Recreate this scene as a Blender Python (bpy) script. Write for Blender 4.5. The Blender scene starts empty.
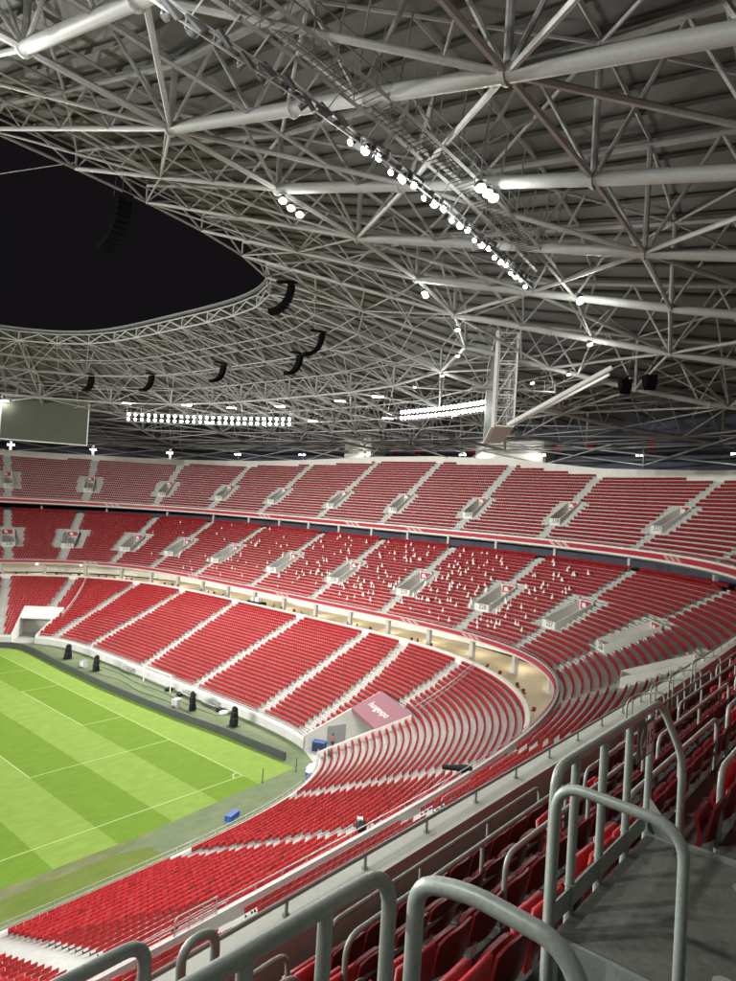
import bpy, math, random
import numpy as np
from mathutils import Vector, Matrix
random.seed(7); rng = np.random.default_rng(7)
S = bpy.context.scene
COL = S.collection
R_ = math.radians

# ---------------------------------------------------------------- materials
def mat(name, col, rough=.6, metal=0., var=.12, scale=3., spec=.4, bump=0., var2=None, scale2=40.):
    m = bpy.data.materials.new(name); m.use_nodes = True
    nt = m.node_tree; b = nt.nodes['Principled BSDF']
    b.inputs['Roughness'].default_value = rough; b.inputs['Metallic'].default_value = metal
    b.inputs['Specular IOR Level'].default_value = spec
    geo = nt.nodes.new('ShaderNodeNewGeometry')
    n1 = nt.nodes.new('ShaderNodeTexNoise'); n1.inputs['Scale'].default_value = scale; n1.inputs['Detail'].default_value = 5
    n2 = nt.nodes.new('ShaderNodeTexNoise'); n2.inputs['Scale'].default_value = scale2; n2.inputs['Detail'].default_value = 3
    nt.links.new(geo.outputs['Position'], n1.inputs['Vector']); nt.links.new(geo.outputs['Position'], n2.inputs['Vector'])
    mx = nt.nodes.new('ShaderNodeMath'); mx.operation = 'ADD'
    nt.links.new(n1.outputs['Fac'], mx.inputs[0]); nt.links.new(n2.outputs['Fac'], mx.inputs[1])
    mr = nt.nodes.new('ShaderNodeMapRange'); mr.inputs['From Min'].default_value = .6; mr.inputs['From Max'].default_value = 1.4
    mr.inputs['To Min'].default_value = 1 - var; mr.inputs['To Max'].default_value = 1 + var
    nt.links.new(mx.outputs[0], mr.inputs['Value'])
    sc = nt.nodes.new('ShaderNodeVectorMath'); sc.operation = 'SCALE'; sc.inputs[0].default_value = col[:3]
    nt.links.new(mr.outputs[0], sc.inputs['Scale']); nt.links.new(sc.outputs[0], b.inputs['Base Color'])
    if bump:
        bp = nt.nodes.new('ShaderNodeBump'); bp.inputs['Strength'].default_value = bump; bp.inputs['Distance'].default_value = .01
        nt.links.new(n2.outputs['Fac'], bp.inputs['Height']); nt.links.new(bp.outputs[0], b.inputs['Normal'])
    return m
def emit(name, col, st):
    m = bpy.data.materials.new(name); m.use_nodes = True; nt = m.node_tree
    b = nt.nodes['Principled BSDF']; b.inputs['Base Color'].default_value = (.8, .8, .8, 1)
    b.inputs['Emission Color'].default_value = (*col, 1); b.inputs['Emission Strength'].default_value = st
    m.cycles.emission_sampling = 'NONE'
    return m
M = dict(
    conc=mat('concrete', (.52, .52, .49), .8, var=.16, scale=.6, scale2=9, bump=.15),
    aisle=mat('grey stair concrete', (.47, .49, .46), .8, var=.12, scale=1.2, scale2=12),
    step=mat('stair concrete', (.47, .47, .44), .8, var=.16, scale=1.2, scale2=12),
    wall=mat('white concrete', (.74, .74, .68), .7, var=.12, scale=.7, scale2=8),
    ledge=mat('pale coping', (.74, .76, .69), .6, var=.1, scale=1.5, scale2=20),
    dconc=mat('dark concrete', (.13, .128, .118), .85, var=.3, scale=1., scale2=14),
    plat=mat('platform steel plate', (.15, .16, .143), .55, var=.35, scale=3.2, scale2=26, bump=.1),
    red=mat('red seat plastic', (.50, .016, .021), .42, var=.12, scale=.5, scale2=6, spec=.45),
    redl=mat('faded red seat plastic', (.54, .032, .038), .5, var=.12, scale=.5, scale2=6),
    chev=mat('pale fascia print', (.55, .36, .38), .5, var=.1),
    red2=mat('dark and shaded red seat plastic', (.30, .012, .017), .5, var=.2, scale=.5, scale2=6),  # odd darker seats; on folded pans the colour holds their shade
    redn=mat('red seat shell', (.155, .008, .011), .35, var=.18, scale=4, scale2=30, spec=.5),  # same seat red, darkened to stand for the dimness of the near rows
    fred=mat('red fascia', (.42, .03, .05), .45, var=.15, scale=.3, scale2=2),
    white=mat('white paint', (.78, .78, .76), .45, var=.06, scale=1, scale2=6),
    paper=mat('white paper', (.8, .8, .77), .8, var=.1, scale=9, scale2=40),
    steel=mat('grey painted steel', (.375, .38, .375), .45, var=.1, scale=1., scale2=8, spec=.4),
    steel2=mat('grey painted steel bracing', (.35, .355, .35), .5, var=.16, scale=1., scale2=8),
    rail=mat('grey green painted rail', (.32, .36, .335), .42, metal=.15, var=.22, scale=5, scale2=60, spec=.5, bump=.04),
    galv=mat('galvanised rail', (.45, .46, .46), .4, metal=.4, var=.12, scale=3, scale2=30),
    deck=mat('roof deck sheet', (.155, .157, .155), .6, var=.12, scale=.5, scale2=3),
    rib=mat('roof rib', (.075, .075, .07), .6, var=.1),
    black=mat('black cover', (.009, .009, .010), .6, var=.2, scale=5, spec=.2),
    speaker=mat('speaker black', (.004, .004, .0045), .9, var=.1, scale=5, spec=.05),
    dark=mat('dark grey board', (.05, .058, .054), .45, var=.2, scale=1.),
    screen=mat('screen glass', (.085, .09, .07), .6, var=.08, scale=.4, spec=.2),
    facade=mat('dark facade', (.07, .075, .10), .7, var=.25, scale=.3),
    fbeam=mat('facade beam', (.13, .14, .15), .6, var=.1),
    floor=mat('concourse floor', (.60, .52, .38), .6, var=.08, scale=.6),
    pink=mat('pink canopy', (.25, .095, .12), .6, var=.06, scale=1.),
    green=mat('green plate', (.05, .11, .08), .4, var=.15, scale=8),
    glass=mat('green handrail glass', (.30, .36, .33), .25, var=.1, scale=1),
    blue=mat('blue plastic', (.03, .09, .35), .5, var=.2, scale=5),
    navy=mat('navy plastic', (.02, .025, .06), .5, var=.2, scale=5),
    orange=mat('orange vest', (.85, .17, .02), .7, var=.1, scale=9),
    skin=mat('skin', (.35, .19, .13), .6, var=.06, scale=20),
    ink=mat('black lettering', (.015, .018, .016), .6, var=.1),
    line=mat('pitch paint', (.44, .54, .26), .8, var=.12, scale=2, scale2=25),
    lampb=mat('lamp body', (.07, .07, .075), .5, var=.15, scale=6),
    redp=mat('red panel', (.35, .012, .02), .6, var=.1, scale=1),
    lamp=emit('lamp glass', (.92, 1., .97), 25), lampy=emit('work lamp glass', (.95, 1., .52), 2.2),
    lampw=emit('strip lamp glass', (1., .98, .9), 30),
)

# ---------------------------------------------------------------- mesh helpers
class MB:
    def __init__(s): s.v = []; s.f = []
    def add(s, vs, fs):
        k = len(s.v); s.v += [tuple(v) for v in vs]; s.f += [tuple(i + k for i in f) for f in fs]
    def box(s, c, d, rz=0., ax=None):
        """box centred at c, half sizes d; ax optional 3 axis vectors"""
        X, Y, Z = ax if ax else (Vector((math.cos(rz), math.sin(rz), 0)), Vector((-math.sin(rz), math.cos(rz), 0)), Vector((0, 0, 1)))
        c = Vector(c); X = Vector(X); Y = Vector(Y); Z = Vector(Z)
        vs = [c + X*(d[0]*a) + Y*(d[1]*b) + Z*(d[2]*e) for e in (-1, 1) for b in (-1, 1) for a in (-1, 1)]
        s.add(vs, [(0,2,3,1), (4,5,7,6), (0,1,5,4), (2,6,7,3), (0,4,6,2), (1,3,7,5)])
    def tube(s, pts, r, n=8, cap=True):
        """round tube through a polyline"""
        P = [Vector(p) for p in pts]; L = len(P); k = len(s.v)
        up = Vector((0, 0, 1))
        prev = None
        for i in range(L):
            t = (P[min(i+1, L-1)] - P[max(i-1, 0)])
            t.normalize()
            if prev is None:
                a = up if abs(t.z) < .95 else Vector((1, 0, 0))
                u = t.cross(a).normalized()
            else:
                u = (prev - t*prev.dot(t)).normalized()
            prev = u; w = t.cross(u)
            rr = r[i] if isinstance(r, (list, tuple)) else r
            for j in range(n):
                a = 2*math.pi*j/n
                s.v.append(tuple(P[i] + (u*math.cos(a) + w*math.sin(a))*rr))
        for i in range(L-1):
            for j in range(n):
                s.f.append((k+i*n+j, k+i*n+(j+1) % n, k+(i+1)*n+(j+1) % n, k+(i+1)*n+j))
        if cap:
            s.f.append(tuple(k+j for j in reversed(range(n)))); s.f.append(tuple(k+(L-1)*n+j for j in range(n)))
    def prism(s, poly, vec):
        """extrude 3D polygon by vec"""
        n = len(poly); A = [Vector(p) for p in poly]; B = [p + Vector(vec) for p in A]
        s.add(A + B, [tuple(reversed(range(n))), tuple(range(n, 2*n))] + [(i, (i+1) % n, n+(i+1) % n, n+i) for i in range(n)])
    def grid(s, rows, close=False):
        """rows: list of equal-length vertex lists -> quads (connected)"""
        k = len(s.v); m = len(rows[0])
        for r in rows: s.v += [tuple(p) for p in r]
        for i in range(len(rows)-1):
            for j in range(m-1):
                s.f.append((k+i*m+j, k+i*m+j+1, k+(i+1)*m+j+1, k+(i+1)*m+j))
    def lathe(s, prof, n=16, c=(0, 0, 0)):
        k = len(s.v)
        for r, z in prof:
            for j in range(n):
                a = 2*math.pi*j/n; s.v.append((c[0]+r*math.cos(a), c[1]+r*math.sin(a), c[2]+z))
        for i in range(len(prof)-1):
            for j in range(n):
                s.f.append((k+i*n+j, k+i*n+(j+1) % n, k+(i+1)*n+(j+1) % n, k+(i+1)*n+j))
    def mesh(s, name, m, smooth=False):
        me = bpy.data.meshes.new(name); me.from_pydata(s.v, [], s.f); me.update()
        for x in (m if isinstance(m, list) else [m]): me.materials.append(x)
        if smooth:
            me.polygons.foreach_set('use_smooth', [True]*len(me.polygons))
            me.set_sharp_from_angle(angle=R_(40))
        return me
    def build(s, name, m, parent=None, smooth=False, loc=None):
        o = bpy.data.objects.new(name, s.mesh(name, m, smooth)); COL.objects.link(o)
        if parent: o.parent = parent
        if loc is not None: o.location = loc
        return o
def tag(o, label=None, cat=None, group=None, kind=None):
    if label: o['label'] = label
    if cat: o['category'] = cat
    if group: o['group'] = group
    if kind: o['kind'] = kind
    return o
def thing(name, label, cat, loc=(0, 0, 0), rz=0, group=None):
    o = bpy.data.objects.new(name, None); COL.objects.link(o); o.location = loc; o.rotation_euler = (0, 0, rz)
    o.empty_display_size = .2
    return tag(o, label, cat, group)
def copy_tree(o, parent=None):
    c = o.copy(); COL.objects.link(c)
    if parent: c.parent = parent
    for ch in list(KIDS.get(o.name, o.children)): copy_tree(ch, c)
    return c
KIDS = {}
def text(body, size, m, name, parent, M4, extr=.006):
    cu = bpy.data.curves.new(name, 'FONT'); cu.body = body; cu.size = size; cu.align_x = 'CENTER'; cu.align_y = 'CENTER'; cu.extrude = extr
    cu.materials.append(m)
    tmp = bpy.data.objects.new(name, cu); me = bpy.data.meshes.new_from_object(tmp); bpy.data.objects.remove(tmp)
    o = bpy.data.objects.new(name, me); COL.objects.link(o)
    if parent: o.parent = parent
    o.matrix_local = M4
    return o
def frame(o, X, Y, Z):
    return Matrix(((X[0], Y[0], Z[0], o[0]), (X[1], Y[1], Z[1], o[1]), (X[2], Y[2], Z[2], o[2]), (0, 0, 0, 1)))
ONES = 'first second third fourth fifth sixth seventh eighth ninth tenth eleventh twelfth thirteenth fourteenth fifteenth sixteenth seventeenth eighteenth nineteenth'.split()
TENS = {2: 'twent', 3: 'thirt', 4: 'fort', 5: 'fift', 6: 'sixt', 7: 'sevent', 8: 'eight', 9: 'ninet'}
def ordw(n):
    if n <= 19: return ONES[n-1]
    if n > 99: return ordw(n % 100 or 100-1)
    t, u = divmod(n, 10)
    return TENS[t] + 'ieth' if u == 0 else TENS[t] + 'y-' + ONES[u-1]

# ---------------------------------------------------------------- bowl geometry (metres; corner flag at the origin, +x beyond the goal line, +y along it)
CX, CY = -52.5, 34.0
cA, cB, cC, cD, cR = (64.3, 44.85, 6.2), (86.5, 66.95, 3.9), (87.12, 67.4, 4.67), (107.82, 84.15, 3.59), (61.67, 38.65, 4.13)
def sup(a, b, n, N=6000):
    t = np.linspace(-2.2, 2.2, N); c, s = np.cos(t), np.sin(t)
    return np.stack([CX+a*np.sign(c)*np.abs(c)**(2/n), CY+b*np.sign(s)*np.abs(s)**(2/n)], 1)
def imp(P, a, b, n): return np.abs((P[:, 0]-CX)/a)**n + np.abs((P[:, 1]-CY)/b)**n - 1
def nrm(P, a, b, n):
    X = (P[:, 0]-CX)/a; Y = (P[:, 1]-CY)/b
    g = np.stack([np.sign(X)*np.abs(X)**(n-1)/a, np.sign(Y)*np.abs(Y)**(n-1)/b], 1)
    return g/np.linalg.norm(g, axis=1, keepdims=True)
class Ring:
    """base curve with outward normals, arc length s (of the base, or of the outer curve), unit depth scaled so that w metres = nominal metres"""
    def __init__(s, base, outer=None, nominal=1., souter=False, N=4000):
        s.P = sup(*base, N=N); s.N = nrm(s.P, *base)
        if outer is None: s.L = np.ones(N)
        else:
            lo = np.zeros(N); hi = np.full(N, 80.)
            for _ in range(40):
                m = (lo+hi)/2; f = imp(s.P+s.N*m[:, None], *outer); lo = np.where(f < 0, m, lo); hi = np.where(f < 0, hi, m)
            s.L = lo/nominal
        q = s.P + s.N*(s.L*nominal)[:, None] if souter else s.P
        s.s = np.concatenate([[0], np.cumsum(np.linalg.norm(np.diff(q, axis=0), axis=1))])
    def at(s, a, w):
        """world xy at arc length(s) a, depth w"""
        a = np.asarray(a, float)
        g = lambda q: np.interp(a, s.s, q)
        p = np.stack([g(s.P[:, 0]), g(s.P[:, 1])], -1); n = np.stack([g(s.N[:, 0]), g(s.N[:, 1])], -1)
        n = n/np.linalg.norm(n, axis=-1, keepdims=True)
        return p + n*(np.asarray(w)*g(s.L))[..., None]
    def nor(s, a):
        n = np.array([np.interp(a, s.s, s.N[:, 0]), np.interp(a, s.s, s.N[:, 1])]); return n/np.linalg.norm(n)
    def s_at(s, x, near=True):
        """arc length where the curve has the given x on the near (y<34) or far side"""
        k = np.where((s.P[:, 1] < CY) == near)[0]
        return float(np.interp(x, s.P[k, 0], s.s[k]) if near else np.interp(-x, -s.P[k, 0], s.s[k]))
T1 = Ring(cA, cB, 23., True); T2 = Ring(cC); T3 = Ring(cD); RR = Ring(cR)
def v3(p, z): return Vector((float(p[0]), float(p[1]), float(z)))

def terrace(ring, ss, rows, cut=None):
    """rows: list of (w_front, z); a connected stepped sheet per run of uncut cells. returns MB"""
    mb = MB(); n = len(ss)
    prof = []
    for k, (w, z) in enumerate(rows):
        zp = rows[k-1][1] if k else z-.35
        prof.append((w, zp)); prof.append((w, z))
    prof.append((rows[-1][0] + (rows[-1][0]-rows[-2][0]), rows[-1][1]))
    base = len(mb.v)
    for w, z in prof:
        for p in ring.at(ss, w): mb.v.append((p[0], p[1], z))
    for i in range(len(prof)-1):
        wm = (prof[i][0]+prof[i+1][0])/2
        for j in range(n-1):
            if cut and cut((ss[j]+ss[j+1])/2, wm, i % 2 == 0): continue
            mb.f.append((base+i*n+j, base+i*n+j+1, base+(i+1)*n+j+1, base+(i+1)*n+j))
    return mb
def band(ring, ss, prof, closed=True):
    """sweep a (w,z) profile along the ring"""
    mb = MB(); n = len(ss); m = len(prof)
    for w, z in prof:
        for p in ring.at(ss, w): mb.v.append((p[0], p[1], z))
    for i in range(m if closed else m-1):
        a, b = i*n, ((i+1) % m)*n
        for j in range(n-1): mb.f.append((a+j, a+j+1, b+j+1, b+j))
    if closed:
        mb.f.append(tuple(i*n for i in range(m))); mb.f.append(tuple(i*n+n-1 for i in reversed(range(m))))
    return mb
def ringtube(ring, ss, w, z, r, mb=None, n=6):
    mb = mb or MB(); mb.tube([v3(p, z) for p in ring.at(ss, w)], r, n); return mb
def stair(ring, sa, sb, rows, k0, k1, half, hw_top=None):
    """connected flight of half-height steps lying on terrace rows k0..k1 between stations sa (front) and sb (back)"""
    mb = MB(); L = []
    W = rows[k1][0]+.8 - rows[k0][0]
    for k in range(k0, k1+1):
        w, z = rows[k]; d = rows[k+1][0]-w if k+1 < len(rows) else w-rows[k-1][0]
        h = (z-rows[k-1][1]) if k else .3
        L += [(w-.02, z-h+.004), (w-.02, z+.02), (w+d*.5, z+.02), (w+d*.5, z+h*.5), (w+d-.021, z+h*.5)]
    A = []; B = []
    for w, z in L:
        s_ = sa + (sb-sa)*(w-rows[0][0])/(rows[-1][0]-rows[0][0])
        p = ring.at(s_, w); q = ring.at(s_+.3, w); t = (q-p)/np.linalg.norm(q-p)
        A.append(v3(p-t*half, z)); B.append(v3(p+t*half, z))
    mb.grid([A, B])
    A2 = [a - Vector((0, 0, .25)) for a in A]; B2 = [b - Vector((0, 0, .25)) for b in B]
    mb.grid([A2, A]); mb.grid([B, B2])
    return mb
KL, KF, EXPO = 0.9, 1.35, 0.55

# ---------------------------------------------------------------- pitch and ground
def sheet(name, pts, z, m, label=None, kind='structure'):
    mb = MB(); mb.add([(x, y, z) for x, y in pts], [tuple(range(len(pts)))])
    o = mb.build(name, m); tag(o, label, None, None, kind); return o
def turf(name, c1, c2, stripes, rough=.9, sc=1.2, worn=None):
    m = bpy.data.materials.new(name); m.use_nodes = True; nt = m.node_tree; L = nt.links.new
    b = nt.nodes['Principled BSDF']; b.inputs['Roughness'].default_value = rough; b.inputs['Specular IOR Level'].default_value = .2
    g = nt.nodes.new('ShaderNodeNewGeometry'); sx = nt.nodes.new('ShaderNodeSeparateXYZ'); L(g.outputs['Position'], sx.inputs[0])
    def math_(op, a, bb=None, c=None):
        n = nt.nodes.new('ShaderNodeMath'); n.operation = op
        for i, x in enumerate((a, bb, c)):
            if x is None: continue
            if isinstance(x, (int, float)): n.inputs[i].default_value = x
            else: L(x, n.inputs[i])
        return n.outputs[0]
    if stripes:
        nz0 = nt.nodes.new('ShaderNodeTexNoise'); nz0.inputs['Scale'].default_value = 1.5; L(g.outputs['Position'], nz0.inputs['Vector'])
        xx = math_('ADD', sx.outputs['X'], math_('MULTIPLY', math_('SUBTRACT', nz0.outputs['Fac'], .5), .25))
        par = math_('GREATER_THAN', math_('FRACT', math_('DIVIDE', xx, 11.)), .5)      # 1 for 0..-5.5, -11..-16.5 ...
        ins = math_('LESS_THAN', xx, 0.)
        fac = math_('MULTIPLY', par, ins)
    mix = nt.nodes.new('ShaderNodeMix'); mix.data_type = 'RGBA'
    mix.inputs['A'].default_value = (*c1, 1); mix.inputs['B'].default_value = (*c2, 1)
    if stripes: L(fac, mix.inputs['Factor'])
    else:
        nz = nt.nodes.new('ShaderNodeTexNoise'); nz.inputs['Scale'].default_value = .35; nz.inputs['Detail'].default_value = 6
        L(g.outputs['Position'], nz.inputs['Vector']); L(math_('MULTIPLY', math_('SUBTRACT', nz.outputs['Fac'], .35), 2.5), mix.inputs['Factor'])
    mp = nt.nodes.new('ShaderNodeMapping'); mp.inputs['Scale'].default_value = (sc*.5, sc*1.1, 1); L(g.outputs['Position'], mp.inputs['Vector'])
    n1 = nt.nodes.new('ShaderNodeTexNoise'); n1.inputs['Scale'].default_value = 1.; n1.inputs['Detail'].default_value = 6; L(mp.outputs[0], n1.inputs['Vector'])
    n2 = nt.nodes.new('ShaderNodeTexNoise'); n2.inputs['Scale'].default_value = 9.; n2.inputs['Detail'].default_value = 4; L(g.outputs['Position'], n2.inputs['Vector'])
    v = math_('ADD', math_('MULTIPLY', n1.outputs['Fac'], .42), math_('ADD', math_('MULTIPLY', n2.outputs['Fac'], .6), .49))
    s = nt.nodes.new('ShaderNodeVectorMath'); s.operation = 'SCALE'; L(mix.outputs['Result'], s.inputs[0]); L(v, s.inputs['Scale']); L(s.outputs[0], b.inputs['Base Color'])
    return m
TL, TD = (.215, .325, .058), (.143, .248, .024)
sheet('ground', [(-600, -600), (600, -600), (600, 600), (-600, 600)], -.03, M['dconc'])
sheet('pitch_surround', [(-115, -9.5), (40, -9.5), (40, 110), (-115, 110)], 0, turf('artificial turf', (.15, .19, .10), (.19, .225, .13), False))
ps = sheet('pitch', [(-115, -3.9), (-14, -3.9), (5.6, -2.2), (5.8, 14), (4.4, 30), (4.1, 52), (4.2, 68), (1.6, 70.6), (-2, 71.6), (-115, 71.8)], .004, turf('striped turf', TL, TD, True))
sheet('lawn_strip', [(-115, -8.2), (-14.6, -8.2), (-14.9, -5.9), (-18, -5.3), (-115, -5.3)], .004, turf('dark lawn', (.12, .18, .03), (.17, .20, .05), False))
sheet('worn_strip', [(-115, -5.3), (-18, -5.3), (-13, -3.9), (-115, -3.9)], .006, turf('worn lawn', (.13, .16, .05), (.24, .235, .14), False))
ml = MB()
def ln(x0, y0, x1, y1, w=.11):
    d = Vector((x1-x0, y1-y0, 0)); n = Vector((-d.y, d.x, 0)).normalized()*w/2; a = Vector((x0, y0, .009)); b = Vector((x1, y1, .009))
    ml.add([a-n, b-n, b+n, a+n], [(0, 1, 2, 3)])
ln(0, -.07, 0, 68.07); ln(-.07, 0, -105, 0); ln(-.07, 68, -105, 68)
ln(-.07, 13.84, -16.5, 13.84); ln(-.07, 54.16, -16.5, 54.16); ln(-16.5, 13.77, -16.5, 54.23)
ln(-.07, 24.84, -5.5, 24.84); ln(-.07, 43.16, -5.5, 43.16); ln(-5.5, 24.77, -5.5, 43.23); ln(-52.5, .07, -52.5, 67.93)
for c0, a0, a1, r in (((0, 0), 90, 180, 1.), ((0, 68), 180, 270, 1.), ((-11, 34), 127, 233, 9.15)):
    rows = [[(c0[0]+rr*math.cos(R_(a0+(a1-a0)*i/16)), c0[1]+rr*math.sin(R_(a0+(a1-a0)*i/16)), .0125) for i in range(17)] for rr in (r-.07, r+.07)]
    ml.grid(rows)
tag(ml.build('pitch_lines', M['line']), None, None, None, 'structure')

# ---------------------------------------------------------------- lower tier
S1a, S1b = T1.s_at(-64), T1.s_at(-28, False)
rows1 = [(.25, 1.08)] + [(.19+.8148*k, 1.08+.29*k) for k in range(1, 28)]
TUN = [(144.4, 157.4, 6.9, 11.4), (248.8, 260.2, 5.9, 9.8)]
def cut1(s, w, riser=False): return any(a < s < b and w < d1 for a, b, d0, d1 in TUN)
st1 = np.unique(np.concatenate([np.arange(S1a, S1b, 1.5), [x for t in TUN for x in t[:2]]]))
low = thing('lower_grandstand', 'lower tier of red seat rows on pale concrete steps beside the pitch', 'grandstand')
terrace(T1, st1, rows1, cut1).build('terrace', M['step'], low)
for a, b in ((S1a, 144.4), (157.4, 248.8), (260.2, S1b)):
    ss = np.unique(np.concatenate([np.arange(a, b, 1.2), [b]]))
    band(T1, ss, [(0, -.1), (0, 1.05), (.22, 1.05), (.22, -.1)]).build('front_wall', M['conc'], low)
    band(T1, ss, [(-.03, 1.053), (-.03, 1.34), (.25, 1.34), (.25, 1.053)]).build('coping', M['wall'], low)
A1 = [(85.9, 85.9), (70.5, 70.5), (100.6, 107.6), (118.6, 120.), (147.6, 155.), (160.4, 166.6), (174, 175.2), (189.9, 190.5), (204, 208.4), (222.8, 224.9), (239.5, 238.6), (252.8, 253.6), (265.8, 267.), (282, 282)]
def near_aisle(s, w, A, half, wtot):
    return any(abs(s-(a+(b-a)*w/wtot)) < half for a, b in A)
for a, b in A1:
    k0 = 0
    for t in TUN:
        if t[0] < a < t[1]: k0 = int((t[3]-.19)/.8148)+1
    stair(T1, a, b, rows1, k0, 27, .72).build('stairway', M['step'], low)
# back counter with its white panels, concourse behind
ssc = np.arange(S1a, S1b, 1.5)
band(T1, ssc, [(23.02, 8.6), (23.02, 10.0), (23.12, 10.0), (23.12, 8.6)]).build('counter_panel', M['white'], low)
band(T1, ssc, [(22.95, 10.0), (22.95, 10.06), (23.45, 10.06), (23.45, 10.0)]).build('counter_top', M['ledge'], low)
cf = band(T1, ssc, [(23.1, 9.1), (23.1, 9.2), (33.5, 9.2), (33.5, 9.1)]).build('concourse_floor', M['floor']); tag(cf, kind='structure')
# side rail along the front wall
fr = thing('front_railing', 'low steel railing along the top of the white pitch-side wall', 'railing')
for a, b in ((S1a, 144.4), (157.4, 248.8)):
    ss = np.arange(a, b, 1.5); mb = MB()
    for z in (1.6, 1.95): ringtube(T1, ss, .12, z, .03, mb)
    mb.build('top_rail', M['galv'], fr)
    mb = MB()
    for s_ in ss: p = T1.at(s_, .12); mb.tube([v3(p, 1.3), v3(p, 1.95)], .025, 6)
    mb.build('post_lattice', M['galv'], fr)

def tunnel(t, name, label, roofmat, word, flip):
    a, b, d0, d1 = t
    th = thing(name, label, 'tunnel')
    zt = lambda w: 1.08+.366*w
    for s_, sg in ((a, -1), (b, 1)):
        ws = np.linspace(0, d1, 12); mb = MB()
        top = [v3(T1.at(s_, w), zt(w)+.55) for w in ws]; bot = [v3(T1.at(s_, w), -.1) for w in ws]
        top2 = [v3(T1.at(s_+sg*.3, w), zt(w)+.55) for w in ws]; bot2 = [v3(T1.at(s_+sg*.3, w), -.1) for w in ws]
        mb.grid([bot, top, top2, bot2]); mb.add([bot[0], top[0], top2[0], bot2[0]], [(0, 1, 2, 3)]); mb.add([bot[-1], top[-1], top2[-1], bot2[-1]], [(0, 1, 2, 3)])
        mb.build('side_wall', M['wall'], th)
    mb = MB(); q = [T1.at(a-.15, d0), T1.at(b+.15, d0), T1.at(b+.15, d1+.2), T1.at(a-.15, d1+.2)]
    z0, z1 = zt(d0)+.62, zt(d1)+.62
    up = [v3(q[0], z0), v3(q[1], z0), v3(q[2], z1), v3(q[3], z1)]
    mb.prism(up, (0, 0, -.35)); rf = mb.build('canopy', roofmat, th)
    mb = MB(); mb.add([v3(T1.at(a, d1), -.05), v3(T1.at(b, d1), -.05), v3(T1.at(b, d1), zt(d1)+.3), v3(T1.at(a, d1), zt(d1)+.3)], [(0, 1, 2, 3)])
    mb.build('back_wall', M['conc'], th)
    mb = MB(); mb.add([v3(T1.at(a, 0), .012), v3(T1.at(b, 0), .012), v3(T1.at(b, d1), .012), v3(T1.at(a, d1), .012)], [(0, 1, 2, 3)])
    mb.build('tunnel_floor', M['step'], th)
    c = (up[0]+up[1]+up[2]+up[3])/4; X = (up[0]-up[1]).normalized(); Y0 = ((up[3]+up[2])-(up[0]+up[1])).normalized(); Z = X.cross(Y0).normalized(); Y = Z.cross(X)
    if Z.z < 0: X, Z = -X, -Z; Y = Z.cross(X)
    if word: text(word, 1.35, M['white'], 'lettering', rf, frame(c+Z*.03-Y*.1, X, Y, Z), .01)
    if word:
        mb = MB(); ws = (3.4, 6.2); mb.add([v3(T1.at(b-.02, ws[0]), .05), v3(T1.at(b-.02, ws[1]), .05), v3(T1.at(b-.02, ws[1]), 2.3), v3(T1.at(b-.02, ws[0]), 2.3)], [(0, 1, 2, 3)])
        mb.build('shutter', M['steel2'], th)
    return th
tunnel(TUN[0], 'players_tunnel', 'corner tunnel under a pink sloping canopy with white lettering', M['pink'], 'hungexpo', 1)
tun2 = tunnel(TUN[1], 'access_tunnel', 'wide corner tunnel with white walls at the far end of the pitch', M['wall'], '', 1)

# ---------------------------------------------------------------- middle tier
S2a, S2b = T2.s_at(-64), T2.s_at(-25, False)
rows2 = [(.22, 12.43)] + [(.12+.8*k, 12.40+.43*k) for k in range(1, 25)]
A2 = [281, 270.5, 259.5, 248.8, 234.7, 216.8, 200.3, 184.4, 169.5, 158.1, 147.6, 135., 119.5, 106., 93.3]
st2 = np.unique(np.concatenate([np.arange(S2a, S2b, 1.5)] + [[a-1.35, a+1.35] for a in A2]))
V2 = (rows2[7][0]+.02, rows2[14][0]+.4)
def cut2(s, w, riser=False): return any(abs(s-a) < 1.35 for a in A2 if a > 130) and V2[0] < w < V2[1]
mid = thing('middle_grandstand', 'middle tier of red seats dotted with white flags above the concourse', 'grandstand')
terrace(T2, st2, rows2, cut2).build('terrace', M['conc'], mid)
band(T2, st2, [(-.24, 12.42), (-.24, 12.88), (-.03, 12.88), (-.03, 12.42)]).build('red_fascia', M['fred'], mid)
band(T2, st2, [(-.02, 12.05), (-.02, 13.03), (.2, 13.03), (.2, 12.05)]).build('parapet', M['conc'], mid)
band(T2, st2, [(-.2, 12.14), (-.2, 12.26), (8.8, 12.26), (8.8, 12.14)]).build('soffit', M['wall'], mid)
band(T2, st2, [(8.8, 9.2), (8.8, 12.14), (9.0, 12.14), (9.0, 9.2)]).build('concourse_wall', M['wall'], mid)
band(T2, st2, [(20.1, 22.2), (20.1, 22.45), (29, 22.45), (29, 22.2)]).build('upper_concourse', M['dconc'], mid)
band(T2, st2, [(28, 22.45), (28, 27), (28.3, 27), (28.3, 22.45)]).build('back_wall', M['facade'], mid)
mb = ringtube(T2, st2, .0, 13.32, .035)
for s_ in np.arange(S2a, S2b, 1.6): p = T2.at(s_, 0.); mb.tube([v3(p, 13.0), v3(p, 13.32)], .022, 6)
mb.build('parapet_rail', M['galv'], mid)
for a in A2:
    for k0, k1 in ((0, 6), (15, 24)) if a > 130 else ((0, 24),): stair(T2, a, a, rows2, k0, k1, .68).build('stairway', M['aisle'], mid)

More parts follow.
